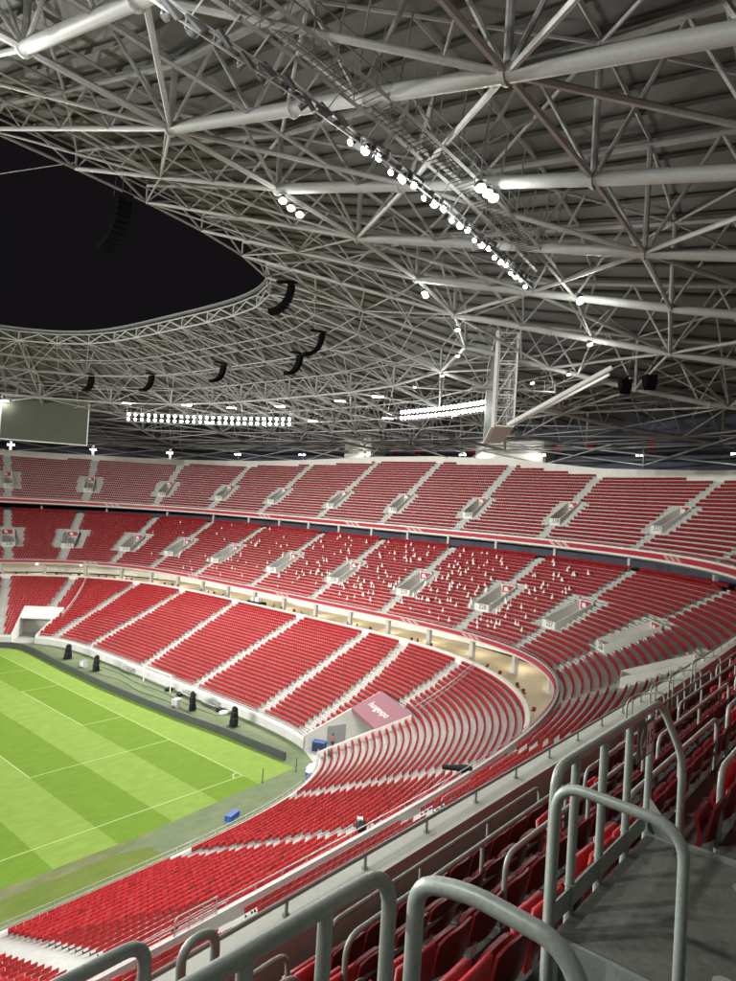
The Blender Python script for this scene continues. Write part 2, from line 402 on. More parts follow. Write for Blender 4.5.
def vomitory(ring, s, w0, w1, z0, z1, half, parent, num, hand=True):
    p0 = ring.at(s, w0); n = ring.nor(s); N = Vector((n[0], n[1], 0)); T = Vector((-n[1], n[0], 0)); O = v3(p0, 0); D = w1-w0
    q = lambda d, t, z: O + N*d + T*t + Vector((0, 0, z))
    v = bpy.data.objects.new('vomitory', None); COL.objects.link(v); v.parent = parent
    hb = .88
    for sg in (-1, 1):
        mb = MB(); mb.prism([q(-.1, sg*half, z0-.5), q(-.1, sg*half, z0+hb), q(D, sg*half, z1+hb-.15), q(D, sg*half, z0-.5)], T*(sg*.18))
        mb.build('side_wall', M['wall'], v)
    mb = MB(); mb.prism([q(-.1, -half-.178, z0-.5), q(-.1, half+.178, z0-.5), q(-.1, half+.178, z0+hb+.003), q(-.1, -half-.178, z0+hb+.003)], N*.16)
    mb.build('front_wall', M['wall'], v)
    mb = MB(); mb.prism([q(D-.02, -half, z0-.5), q(D-.02, half, z0-.5), q(D-.02, half, z1+hb), q(D-.02, -half, z1+hb)], N*.2)
    bw = mb.build('back_wall', M['wall'], v)
    mb = MB(); mb.prism([q(D-.05, -half+.25, z1-.3), q(D-.05, half-.25, z1-.3), q(D-.05, half-.25, z1+hb-.12), q(D-.05, -half+.25, z1+hb-.12)], N*.026)
    rp = mb.build('red_sign', M['fred'], v)
    mb = MB(); mb.prism([q(D-.075, -.15, z1-.1), q(D-.075, .75, z1-.1), q(D-.075, .75, z1+.45), q(D-.075, .2, z1+.55)], N*.024)
    mb.build('white_mark', M['white'], rp)
    mb = MB(); mb.prism([q(D-.06, -half+.35, z0-.5), q(D-.06, half-.35, z0-.5), q(D-.06, half-.35, z1-.75), q(D-.06, -half+.35, z1-.75)], N*.03)
    mb.build('doorway', M['conc'], v)
    mb = MB(); mb.add([q(0, -half, z0-.42), q(0, half, z0-.42), q(D, half, z0-.42), q(D, -half, z0-.42)], [(0, 1, 2, 3)])
    mb.build('landing', M['step'], v)
    # flanking steps
    if num: text(num, .95, M['ink'], 'number', v, frame(q(-.115, -.25, z0+.45), -T, Vector((0, 0, 1)), -N), .008)
num2 = {281: '235', 270.5: '234', 259.5: '233', 248.8: '232', 234.7: '231', 216.8: '230', 200.3: '229', 184.4: '228'}
labels2 = dict(zip(A2, ['236', '235', '234', '233', '232', '231', '230', '229', '228', '227', '226', '225', '224', '223', '222']))
for a in A2:
    if a > 130: vomitory(T2, a, V2[0], V2[1], rows2[7][1], rows2[13][1], 1.3, mid, labels2[a])
for i, s_ in enumerate(np.arange(118, S2b, 8.2)):
    mb = MB(); p = T2.at(s_, 1.5); mb.box(v3(p, 10.68), (.3, .3, 1.46), math.atan2(*T2.nor(s_)[::-1])); o = mb.build('concourse_column', M['conc'])
    tag(o, 'short grey column under the middle tier, %s along the concourse from the near end' % ordw(i+1), 'column', 'concourse columns')
for i, s_ in enumerate(np.arange(150, S2b, 9.)):
    mb = MB(); p = T2.at(s_, 20.4); mb.box(v3(p, 23.7), (.22, .22, 1.3), math.atan2(*T2.nor(s_)[::-1])); o = mb.build('gallery_column', M['conc'])
    tag(o, 'thin column in the dark gallery above the middle tier, %s from the near end' % ordw(i+1), 'column', 'gallery columns')

# ---------------------------------------------------------------- upper tier
S3n0, S3n1 = T3.s_at(-66), T3.s_at(-14)
S3b = T3.s_at(-25, False)
rows3 = [(.4, 25.56)] + [(.5+.715*j, 25.56+.505*j) for j in range(1, 31)]      # near block
rows3f = [(.4, 25.56)] + [(.5+.85*j, 25.56+.60*j) for j in range(1, 27)]      # across the bowl
A3 = [361.3, 343.5, 326.6, 309.8, 294.8, 279, 260.4, 242.6, 224.6, 206.9, 188.7, 171., 153.]
dm_s = [150, 189, 207, 224, 244, 262, 280, 295, 310, 327, 343, 400]; dm_w = [16.4, 16.4, 17.4, 20.2, 21.2, 20.9, 19.4, 18.2, 17.4, 16.8, 16.3, 16.3]
dmax = lambda s: np.interp(s, dm_s, dm_w)
V3 = (rows3f[5][0]+.02, rows3f[11][0]-.02)
st3 = np.unique(np.concatenate([np.arange(S3n1, S3b, 1.4)] + [[a-1.1, a+1.1] for a in A3 if a > S3n1+2]))
cut3 = lambda s, w, r=False: w > dmax(s)+.1 or (any(abs(s-a) < 1.1 for a in A3) and V3[0] < w < V3[1])
upp = thing('upper_grandstand', 'steep upper tier of maroon seats below the roof, red band along its front', 'grandstand')
terrace(T3, st3, rows3f, cut3).build('terrace', M['conc'], upp)
LEDGE = [(0, 24.9), (0, 26.12), (.4, 26.12), (.4, 25.2)]
band(T3, st3, [(-.07, 25.2), (-.07, 25.85), (-.004, 25.85), (-.004, 25.2)]).build('red_fascia', M['fred'], upp)
band(T3, st3, LEDGE).build('parapet', M['ledge'], upp)
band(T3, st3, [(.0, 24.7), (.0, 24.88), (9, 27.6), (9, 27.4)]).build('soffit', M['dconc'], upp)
mb = ringtube(T3, st3, .12, 26.3, .03)
for s_ in np.arange(S3n1, S3b, 2.): p = T3.at(s_, .12); mb.tube([v3(p, 26.1), v3(p, 26.3)], .02, 6)
mb.build('parapet_rail', M['galv'], upp)
mb = MB(); ss = np.arange(S3n1, S3b, 2.); dd = dmax(ss); zz = 25.2+.706*dd
for ofs, zz2 in ((0, zz-.6), (0, zz+1.35), (.35, zz+1.35), (.35, zz-2)):
    pts = np.array([T3.at(s_, d+ofs) for s_, d in zip(ss, dd)]); mb.v += [(p[0], p[1], z) for p, z in zip(pts, zz2)]
n = len(ss)
for i in range(3):
    for j in range(n-1): mb.f.append((i*n+j, i*n+j+1, (i+1)*n+j+1, (i+1)*n+j))
mb.build('back_wall', M['wall'], upp)
num3 = dict(zip(A3, ['337', '336', '335', '334', '333', '332', '331', '330', '329', '328', '327', '326', '325']))
for a in A3:
    kt = int((dmax(a)-.5)/.85)
    if a < S3n1+3: continue
    stair(T3, a, a, rows3f, 0, 4, .7).build('stairway', M['aisle'], upp)
    stair(T3, a, a, rows3f, 11, kt-1, .7).build('stairway', M['aisle'], upp)
    for sg in (-1.6, 1.6): stair(T3, a+sg, a+sg, rows3f, 4, 11, .5).build('stairway', M['aisle'], upp)
    vomitory(T3, a, V3[0], V3[1], rows3f[5][1], rows3f[10][1], 1.0, upp, num3[a])
for a in A2:
    if a < 130: continue
    for sg in (-2.0, 2.0): stair(T2, a+sg, a+sg, rows2, 6, 15, .55).build('stairway', M['aisle'], mid)

for i, s_ in enumerate((318, 274, 247, 231, 200, 177)):
    for k in range(3):
        a0 = s_+k*1.3; P = [T3.at(a0, -.075), T3.at(a0+.8, -.075), T3.at(a0+1.7, -.075), T3.at(a0+.9, -.075)]; mb = MB()
        mb.prism([v3(P[0], 25.22), v3(P[1], 25.22), v3(P[2], 25.83), v3(P[3], 25.83)], Vector((*(-T3.nor(a0)*.012), 0))); mb.build('pale_chevron', M['chev'], upp)
for i, s_ in enumerate((262, 232, 205, 176, 164)):
    for k in range(3):
        a0 = s_+k*1.2; P = [T2.at(a0, -.245), T2.at(a0+.7, -.245), T2.at(a0+1.5, -.245), T2.at(a0+.8, -.245)]; mb = MB()
        mb.prism([v3(P[0], 12.44), v3(P[1], 12.44), v3(P[2], 12.86), v3(P[3], 12.86)], Vector((*(-T2.nor(a0)*.012), 0))); mb.build('pale_chevron', M['chev'], mid)

# near block of the upper tier, under the viewer
sx = lambda x: T3.s_at(x)
PIT = (sx(-45.1), sx(-43.32))
nb = thing('near_terrace', 'dark concrete terrace rows under the viewer behind the pale parapet', 'grandstand')
stn = np.unique(np.concatenate([np.linspace(S3n0, S3n1, 50), PIT]))
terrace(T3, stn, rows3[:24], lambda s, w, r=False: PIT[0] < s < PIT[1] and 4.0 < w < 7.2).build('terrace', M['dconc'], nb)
band(T3, stn, LEDGE).build('parapet', M['ledge'], nb)
band(T3, stn, [(-.07, 25.0), (-.07, 26.02), (-.004, 26.02), (-.004, 25.0)]).build('red_fascia', M['fred'], nb)
mb = ringtube(T3, stn, .2, 26.29, .027, n=10); mb.build('parapet_rail', M['rail'], nb)
mb = MB()
for x in np.arange(-60, -14, 1.28):
    p = T3.at(sx(x), .2); mb.tube([v3(p, 26.12), v3(p, 26.28)], .02, 8); mb.lathe([(.045, 0), (.045, .012), (.0, .012)], 10, v3(p, 26.121))
mb.build('rail_post_lattice', M['rail'], nb)
# stair pit walls
mb = MB()
for x in (-45.1, -43.32):
    p = T3.at(sx(x), 4.08); q = T3.at(sx(x), 7.2); mb.add([v3(p, 25.2), v3(q, 25.2), v3(q, 30.3), v3(p, 27.55)], [(0, 1, 2, 3)])
p, q = T3.at(PIT[0], 4.075), T3.at(PIT[1], 4.075); a, b = T3.at(PIT[0], 7.2), T3.at(PIT[1], 7.2)
mb.add([v3(p, 25.6), v3(q, 25.6), v3(b, 25.6), v3(a, 25.6)], [(0, 1, 2, 3)]); mb.add([v3(p, 25.6), v3(q, 25.6), v3(q, 27.57), v3(p, 27.57)], [(0, 1, 2, 3)]); mb.add([v3(a, 25.6), v3(b, 25.6), v3(b, 29.6), v3(a, 29.6)], [(0, 1, 2, 3)])
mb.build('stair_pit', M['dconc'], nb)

# ---------------------------------------------------------------- roof
ZBo, ZBz = [-1, 0, 22.5, 40.5, 48, 67, 80], [55.1, 54.8, 47.8, 43.9, 42.4, 40.2, 39.2]
ZTo, ZTz = [-1, 0, 22.5, 40.5, 67, 80], [56.4, 56.2, 50.9, 49.4, 47.4, 46.6]
def bump(s, o): return 2.6*RR.nor(s)[0]**2*max(0., min(1., (o-38)/28)) if RR.nor(s)[0] > 0 else 0.
zb = lambda s, o: float(np.interp(o, ZBo, ZBz)) + bump(s, o)
zt = lambda s, o: float(np.interp(o, ZTo, ZTz)) + bump(s, o)*.8
def B_(s, o): return v3(RR.at(s, o), zb(s, o))
def T_(s, o): return v3(RR.at(s, o), zt(s, o))
sT0 = RR.s_at(-30.5); sFar = RR.s_at(-26, False)
ST = [sT0+6.4*i for i in range(-3, 60) if sT0+6.4*i < sFar]
PO = [0, 5.6, 11.2, 16.8, 22.5, 28.5, 34.5, 40.5, 47, 53.5, 60, 67]
for i, s_ in enumerate(ST):
    t = thing('roof_truss', 'grey roof truss, %s counting round from the top of the picture' % ordw(i+1), 'roof truss', group='radial roof trusses')
    mb = MB(); mb.tube([B_(s_, o) for o in (0, 11.2, 22.5)], .14, 8); mb.tube([B_(s_, o) for o in (22.3, 31, 40.5, 48, 57, 69)], .285, 12)
    for o in (22.5, 31, 40.5, 48): 
        c = B_(s_, o); d = (B_(s_, o+1)-c).normalized(); mb.tube([c-d*.07, c+d*.07], .37 if o > 22 else .25, 12)
    mb.build('bottom_chord', M['steel'], t, True)
    mb = MB(); mb.tube([T_(s_, o) for o in (0, 11.2, 22.5)], .13, 8); mb.tube([T_(s_, o) for o in (22.5, 40.5, 54, 67)], .17, 8); mb.build('top_chord', M['steel2'], t, True)
    mb = MB()
    for k in range(len(PO)-1):
        r = .07 if PO[k] < 22 else .1
        m = (PO[k]+PO[k+1])/2
        mb.tube([B_(s_, PO[k]), T_(s_, m)], r, 6); mb.tube([T_(s_, m), B_(s_, PO[k+1])], r, 6)
    for o, r in ((0, .09), (22.5, .16), (40.5, .15), (67, .2)): mb.tube([B_(s_, o), T_(s_, o)], r, 8)
    mb.build('web_lattice', M['steel2'], t, True)
RG = [(0, .11), (5.6, .06), (11.2, .08), (16.8, .06), (22.5, .16), (28.5, .08), (34.5, .09), (40.5, .13), (50, .09), (60, .1), (67, .14)]
for i in range(len(ST)-1):
    a, b = ST[i], ST[i+1]; m = (a+b)/2
    t = thing('roof_bracing', 'cross bracing between two roof trusses, %s bay counting round from the top' % ordw(i+1), 'roof bracing', group='roof bracing bays')
    for o, r in RG: mb = MB(); mb.tube([B_(a, o), B_(b, o)], r, 6, False); mb.build('ring_tube', M['steel'], t, True)
    mb = MB()
    seq = [0, 11.2, 22.5, 31.5, 40.5, 50, 60, 67]
    for k in range(len(seq)-1):
        u, v = (a, b) if (k+i) % 2 else (b, a)
        r = .125 if 20 < seq[k] < 45 else .08
        mb.tube([B_(u, seq[k]), B_(v, seq[k+1])], r, 8 if r > .15 else 6, False)
        mb.tube([T_(v, seq[k]), T_(u, seq[k+1])], .09, 5, False)
        if i > 8 or k % 2: mb.tube([B_(u, seq[k]), T_(m, (seq[k]+seq[k+1])/2)], .085, 5, False)
        if i > 8: mb.tube([B_(v, seq[k]), B_(u, seq[k+1])], .07, 5, False); mb.tube([B_(m, seq[k]) if seq[k] else B_(a, 0), B_(m, seq[k+1])], .06, 5, False)
        if seq[k] < 45 and (i > 8 or k % 2 == 0): mb.tube([B_(v, seq[k+1]), T_(m, (seq[k]+seq[k+1])/2)], .085, 5, False)
    for o in (0, 22.5, 40.5) if i > 8 else (0, 22.5):
        mb.tube([B_(a, o), T_(m, o)], .1, 6, False); mb.tube([T_(m, o), B_(b, o)], .1, 6, False)
    mb.build('diagonal_lattice', M['steel2'], t, True)
# deck with its ribs
dk = thing('roof_deck', 'grey sheet metal roof underside with dark ribs above the trusses', 'roof')
sd = np.arange(ST[0], ST[-1], 2.1333)
od = [-.6, 6, 11.2, 17, 22.5, 28, 34, 40.5, 47, 54, 61, 67, 80]
mb = MB(); mb.grid([[T_(s_, o)+Vector((0, 0, .62)) for s_ in sd] for o in od]); mb.build('sheet', M['deck'], dk)
for o in (0, 5.6, 11.2, 16.8, 22.5, 28.5, 34.5, 40.5, 45, 50, 55, 60, 67): mb = MB(); mb.tube([T_(s_, o)+Vector((0, 0, .2)) for s_ in ST], .11, 4, False); mb.build('purlin', M['steel2'], dk)
mb = MB()
for s_ in np.arange(ST[0], ST[-1], 1.6): mb.tube([T_(s_, o)+Vector((0, 0, .47)) for o in (-.4, 11.2, 22.5, 40.5, 67, 78)], .14, 4, False)
mb.build('rib_lattice', M['rib'], dk)
mb = MB(); mb.grid([[T_(s_, o)+Vector((0, 0, z)) for s_ in sd] for o, z in ((-.3, .4), (-.6, .45), (-.6, .68), (-.3, .7), (-.3, .4))]); mb.build('gutter', M['deck'], dk)
# outer facade behind the upper tier
fc = thing('outer_facade', 'dark outer facade with pale horizontal beams behind the upper tier', 'facade')
sf = np.arange(ST[0], ST[-1], 3.)
mb = MB(); mb.grid([[v3(RR.at(s_, 79.5), z) for s_ in sf] for z in (10, 50)]); mb.build('facade_skin', M['facade'], fc)
for z in (41.3, 43.6, 45.4):
    mb = MB(); mb.tube([v3(RR.at(s_, 77.5), z) for s_ in sf], .28, 6); mb.build('beam', M['fbeam'], fc)
mb = MB(); mb.grid([[v3(RR.at(s_, o), z) for s_ in sf] for o, z in ((66.5, 34.), (79.4, 34.))]); mb.build('rear_walkway', M['dconc'], fc)

# columns carrying the trusses, each with a twin lamp where the photo shows one
LAMPS = []          # (position, watts, colour)
colpos = [(26.1, 135.4), (45., 126.7), (61.2, 112.9), (71.9, 95.1), (77.5, 74.3), (79.2, 53.6), (79.4, 24.1), (78.7, 4.5), (75.6, -16.), (68, -33), (10, 140)]
for i, (x, y) in enumerate(colpos):
    d = np.hypot(RR.P[:, 0]-x, RR.P[:, 1]-y); k = d.argmin(); s_ = RR.s[k]; zt_ = zb(s_, 66)+.3
    white = i in (0, 1, 2, 10)
    c = thing('roof_column', '%s round column behind the upper tier, %s from the %s' % ('white' if white else 'grey', ordw(i+1), 'big screen'), 'column', (x, y, 34), group='columns carrying the roof')
    mb = MB(); mb.tube([(0, 0, 0), (0, 0, zt_-34)], .42 if white else .22, 14); mb.build('shaft', M['white'] if white else M['rib'], c, True)
    for da in (-6.4, 6.4):
        q = B_(s_+da, 62) - Vector((x, y, 34)); mb = MB(); mb.tube([(0, 0, zt_-37), q], .14, 8); mb.build('strut', M['steel2'], c, True)
    if i != 10:
        inn = Vector((CX+45-x, CY-y, 0)).normalized(); Tn = Vector((-inn.y, inn.x, 0))
        lz = zt_-35.2
        for k2 in (-.55, .55):
            mb = MB(); mb.box(inn*.75+Tn*k2+Vector((0, 0, lz)), (.34, .16, .08), 0, (Tn, inn, Vector((0, 0, 1)))); lb = mb.build('twin_lamp', M['lampb'], c)
            mb = MB(); mb.box(inn*.96+Tn*k2+Vector((0, 0, lz-.02)), (.33, .02, .12), 0, (Tn, inn, Vector((0, 0, 1)))); mb.build('lens', M['lampw'], lb)
        LAMPS.append((Vector((x, y, 34+lz-.5))+inn*2.2, 90, (1, .98, .9)))

# work lamps hung under the trusses
HEADS = []
def headlamp(name, label, cat, group, loc, aim, size=.33, lens='lamp', yoke=True):
    t = thing(name, label, cat, loc, 0, group); HEADS.append(t)
    f = Vector(aim).normalized(); s = f.cross(Vector((0, 0, 1)));  s = s.normalized() if s.length > .01 else Vector((1, 0, 0)); u = s.cross(f)
    mb = MB(); n = 12
    for rr, d in ((.55, -.32), (.8, -.22), (1., .0), (1., .06)):
        k = len(mb.v)
        for j in range(n): a = 2*math.pi*j/n; mb.v.append(tuple((s*math.cos(a)+u*math.sin(a))*rr*size + f*d))
        if k:
            for j in range(n): mb.f.append((k-n+j, k-n+(j+1) % n, k+(j+1) % n, k+j))
    mb.f.append(tuple(reversed(range(n)))); mb.build('housing', M['lampb'], t, True)
    mb = MB(); mb.v = [tuple((s*math.cos(2*math.pi*j/n)+u*math.sin(2*math.pi*j/n))*size*.96+f*.045) for j in range(n)]; mb.f = [tuple(range(n))]
    mb.build('lens', M[lens], t)
    if yoke:
        mb = MB(); mb.tube([s*size*1.12, s*size*1.12-f*.05+Vector((0, 0, size*1.4)), -s*size*1.12-f*.05+Vector((0, 0, size*1.4)), -s*size*1.12], .03, 5); mb.build('yoke', M['galv'], t)
    return t
DL = [((-22.9, -27.3, 47.0), 0), ((-22.0, -27.0, 47.0), 0), ((-21.1, -26.8, 47.0), 0), ((-23.3, -40.4, 44.1), 0), ((-22.7, -40.4, 44.1), 0), ((-22.2, -40.4, 44.1), 0),
      ((-6.0, -25.0, 46.9), 0), ((-5.4, -24.7, 46.9), 0), ((4.5, -21.3, 47.0), 0), ((14.4, -15., 47.2), 0), ((22.6, -7.4, 47.1), 0), ((27.6, .6, 47.), 0), ((-6.9, -38., 44.2), 0), ((-6.4, -37.8, 44.2), 0),
      ((-38.3, -27.3, 46.9), 0), ((-38.7, -40.4, 44.), 0), ((-54.7, -40.4, 43.), 0), ((-52., -47., 42.3), 0), ((5.5, -33.7, 44.5), 0), ((17, -26.9, 44.7), 0), ((22.3, -20.2, 45.2), 0)]
words_dl = ['under the near truss', 'middle one under the near truss', 'inner one under the near truss', 'nearest the ceiling tubes', 'between two others by the lamp chain', 'next to the lamp chain end']
for i, (p, k) in enumerate(DL):
    g = Vector(p)
    headlamp('work_lamp', 'glowing yellow-white work lamp hung under the roof, %s along the inner lamp ring' % ordw(i+1), 'lamp', 'work lamps under the roof', p, (-.35, -.45, -1), .24, 'lampy')
    LAMPS.append((g+Vector((0, 0, -.9)), 2500 if p[0] < -50 else 110 if i < 6 else 260, (.98, 1, .93)))  # the two lowest-x lamps are unseen, added strong to light the foreground
SL = [(23.4, 71.1, 47.6), (29., 58.1, 47.4), (32.3, 48., 46.9), (33.1, 35., 46.7), (32.7, 19.7, 46.8), (40.9, 34.2, 45.0), (41, 16, 44.9), (31.3, 10.4, 46.8), (7.2, 90.7, 46.6), (12, 95.5, 45.2), (36, 60, 44.8)]
for i, p in enumerate(SL):
    t = thing('strip_lamp', 'short white strip lamp under the far roof, %s above the floodlight banks' % ordw(i+1), 'lamp', p, 0.6, 'strip lamps under the far roof')
    mb = MB(); mb.box((0, 0, .1), (.25, .9, .09)); mb.build('housing', M['lampb'], t)
    mb = MB()
    for k in (-.6, 0, .6): mb.box((-.05, k, -.04), (.26, .25, .05))
    mb.build('lens_lattice', M['lampw'], t)
    LAMPS.append((Vector(p)+Vector((0, 0, -.9)), 170, (1, .98, .92)))

# floodlight banks on the lamp ring
def ring_s(x, y): return float(RR.s[np.hypot(RR.at(RR.s, 32.6)[:, 0]-x, RR.at(RR.s, 32.6)[:, 1]-y).argmin()])
for nm, (x0, y0), (x1, y1), cnt, lab in (('long', (40.6, 39.5), (24.2, 72.8), 26, 'long bank of floodlights over the far stand'), ('slanting', (33.5, -8.5), (39.2, 12), 24, 'slanting bank of floodlights beside the hanging screen')):
    A0, B0 = Vector((x0, y0, 0)), Vector((x1, y1, 0)); nn = Vector((B0.y-A0.y, A0.x-B0.x, 0)).normalized()
    if nn.x < 0: nn = -nn
    bl = 1.6 if nm == 'long' else .8
    at = lambda f, z, o=0.: A0.lerp(B0, f) + nn*(bl*4*f*(1-f)+o) + Vector((0, 0, z))
    fr_ = thing('lamp_rack', 'long steel rack carrying the %s' % lab, 'rack')
    for z in (45.9, 44.1): mb = MB(); mb.tube([at(f, z, .4) for f in np.linspace(0, 1, 12)], .06, 6); mb.build('rack_rail', M['steel'], fr_)
    for f in np.linspace(0, 1, cnt//2): mb = MB(); mb.tube([at(f, 44., .45), at(f, 47., .45)], .05, 6); mb.build('hanger', M['steel'], fr_)
    for r_, z in ((0, 45.5), (1, 44.55)):
        for k in range(cnt):
            headlamp('floodlight', 'floodlight in the %s row of the %s, %s from its screen end' % (('upper', 'lower')[r_], nm+' bank', ordw(k+1)), 'floodlight', 'floodlights of the %s bank' % nm, at((k+.5)/cnt, z), (-nn[0]-.2, -nn[1]-.3, -.42), .30, 'lamp', False)

# near lamp catwalk
CW = [(-40.5, -39.6, 43.5), (-37, -39.5, 43.5), (-33, -39.5, 43.6), (-28.5, -39.3, 43.7), (-23, -38.8, 43.8), (-17, -38., 43.9), (-11, -37., 44.)]
def cw(u):
    xs = [p[0] for p in CW]; x = xs[0]+(xs[-1]-xs[0])*u
    return Vector((x, float(np.interp(x, xs, [p[1] for p in CW])), float(np.interp(x, xs, [p[2] for p in CW]))))
ct = thing('lighting_catwalk', 'dark steel catwalk under the near roof carrying a chain of floodlights', 'catwalk')
UU = np.linspace(0, 1, 25)
mb = MB()
for u in np.linspace(0, 1, 96): mb.tube([cw(u)+Vector((0, .1, 1.0)), cw(u)+Vector((0, -1.1, 1.0))], .022, 4)
mb.build('grating', M['rib'], ct)
for d in (.12, -1.12):
    for z in (1.5, 2.05): mb = MB(); mb.tube([cw(u)+Vector((0, d, z)) for u in UU], .03, 6); mb.build('handrail', M['steel2'], ct)
    mb = MB(); mb.tube([cw(u)+Vector((0, d, .97)) for u in UU], .09, 4); mb.build('edge_beam', M['steel2'], ct)
mb = MB(); mb.tube([cw(u)+Vector((0, .35, .25)) for u in UU], .06, 8); mb.tube([cw(u)+Vector((0, .35, -.05)) for u in UU], .04, 8); mb.build('lamp_bar', M['galv'], ct)
for k, u in enumerate(np.linspace(0.01, .99, 27)):
    c = cw(u)
    for d in (.12, -1.12): mb = MB(); mb.tube([c+Vector((0, d, .97)), c+Vector((0, d, 2.05))], .025, 5); mb.build('rail_post', M['steel2'], ct)
    mb = MB(); mb.tube([c+Vector((0, .35, .25)), c+Vector((.3, -.0, 1.)) ], .03, 5); mb.build('lamp_arm', M['steel2'], ct)
    if k % 2 == 0:
        for d in (.12, -1.12): mb = MB(); mb.tube([c+Vector((0, d, 2.)), c+Vector((.5, d, 4.8))], .04, 5); mb.build('hanger', M['steel2'], ct)
NC = 34
for k in range(NC):
    u = (k+.4)/NC; c = cw(u)+Vector((0, .55, -.1+.1*((k*7) % 3)))
    on = k >= 12
    aim = (-.82+.1*math.sin(k*3), .1-.2*(k % 2), -.75) if on else (-.15+.2*math.sin(k*2), .9, -.5)
    headlamp('floodlight', '%s on the near catwalk, %s from its upper end' % ('lit floodlight' if on else 'dark floodlight seen from behind', ordw(k+1)), 'floodlight', 'floodlights of the near catwalk', c, aim, .12+.035*((k*5) % 3), 'lamp')
    f = Vector(aim).normalized(); mb = MB(); sd_ = f.cross(Vector((0, 0, 1))).normalized(); up_ = sd_.cross(f); q1 = (sd_+up_).normalized(); q2 = (sd_-up_).normalized()
    mb.box(-f*.3, (.27, .27, .05), 0, (q1, q2, f)); mb.build('heat_sink', M['lampb'], HEADS[-1])
# ---------------------------------------------------------------- light sources at those lamps, with added beams after them
def spot(p, tgt, w, ang=140, blend=.7, col=(1, .99, .95), r=.8):
    l = bpy.data.lights.new('spot_beam', 'SPOT'); l.energy = w; l.spot_size = R_(ang); l.spot_blend = blend; l.color = col; l.shadow_soft_size = r
    o = bpy.data.objects.new('spot_beam', l); COL.objects.link(o); o.location = p
    o.rotation_euler = (Vector(tgt)-Vector(p)).to_track_quat('-Z', 'Y').to_euler(); return o
def point(p, w, col, r=.3):
    l = bpy.data.lights.new('lamp_glow', 'POINT'); l.energy = w; l.color = col; l.shadow_soft_size = r
    o = bpy.data.objects.new('lamp_glow', l); COL.objects.link(o); o.location = p; return o
for p, w, c in LAMPS: point(p, w*KL, c)
FL = [ring_s(38, 20), ring_s(40, 45), ring_s(30, 64), ring_s(36, 0)]
for s_ in FL:
    p = v3(RR.at(s_, 31.6), 44.6); n = RR.nor(s_)
    spot(p, (p.x-n[0]*52, p.y-n[1]*52, 0), 36000*KF, 112, .8)
for u in (.1, .35, .6, .85):
    p = cw(u)+Vector((0, 1.1, -.4)); spot(p, (p.x+12, 16, 0), 13500*KF, 118, .8); point(p+Vector((0, 0, -.5)), 120*KL, (1, .99, .95), .4)
# unseen beams added to light the bowl, continuing the floodlight ring out of view
for x, y in ((-15, 108.), (-45, 108), (-75, 108), (-105, 100), (-140, 70), (-145, 34), (-140, 0), (-105, -35), (-70, -39)):
    c = Vector((x, y, 45.)); d = Vector((CX+30-x, CY-y, 0)).normalized(); spot(c, (x+d.x*74, y+d.y*74, 4 if x < -100 else 0), (5000 if y < -20 else 38000 if x < -100 else 10000)*KF, 112 if x < -100 else 100, .8)
for x, y, ty in ((-140, 70, 10), (-145, 50, 50), (-145, 34, 30), (-145, 18, 5), (-140, 0, 75)): spot((x, y, 44.6), (50, ty, 21), 150000*KF, 46, 1.)  # extra unseen beams added to brighten the end stand
for x, y in ((0, 108.), (-30, 108.), (-62, 108), (-95, 104)): spot((x, y, 44.5), (-41, -54, 27), 170000*KF, 27, 1.)  # narrow unseen beams added to brighten the near upper block
for a_, b_ in (((78.9, 22.6, 41.6), (81.6, 15, 43)), ((78.4, 6.5, 41.6), (81.6, 14, 43)), ((78.9, 54.4, 41.9), (81.9, 58, 44))): spot(a_, b_, 650*KL, 140, 1., r=.3)  # wash added at the column lamps to brighten the pale cores
# warm concourse lights behind the lower tier
for i, s_ in enumerate(np.arange(128, S2b, 8.2)):
    p = T2.at(s_, 4.2)
    t = thing('ceiling_lamp', 'recessed warm ceiling lamp over the concourse, %s from its near end' % ordw(i+1), 'lamp', v3(p, 11.5), 0, 'concourse ceiling lamps')
    mb = MB(); mb.lathe([(.0, .0), (.22, .0), (.26, .09)], 12); mb.build('lens', M['lampw'], t)
    point(v3(p, 11.1), 110*KL, (1, .86, .62), .25)

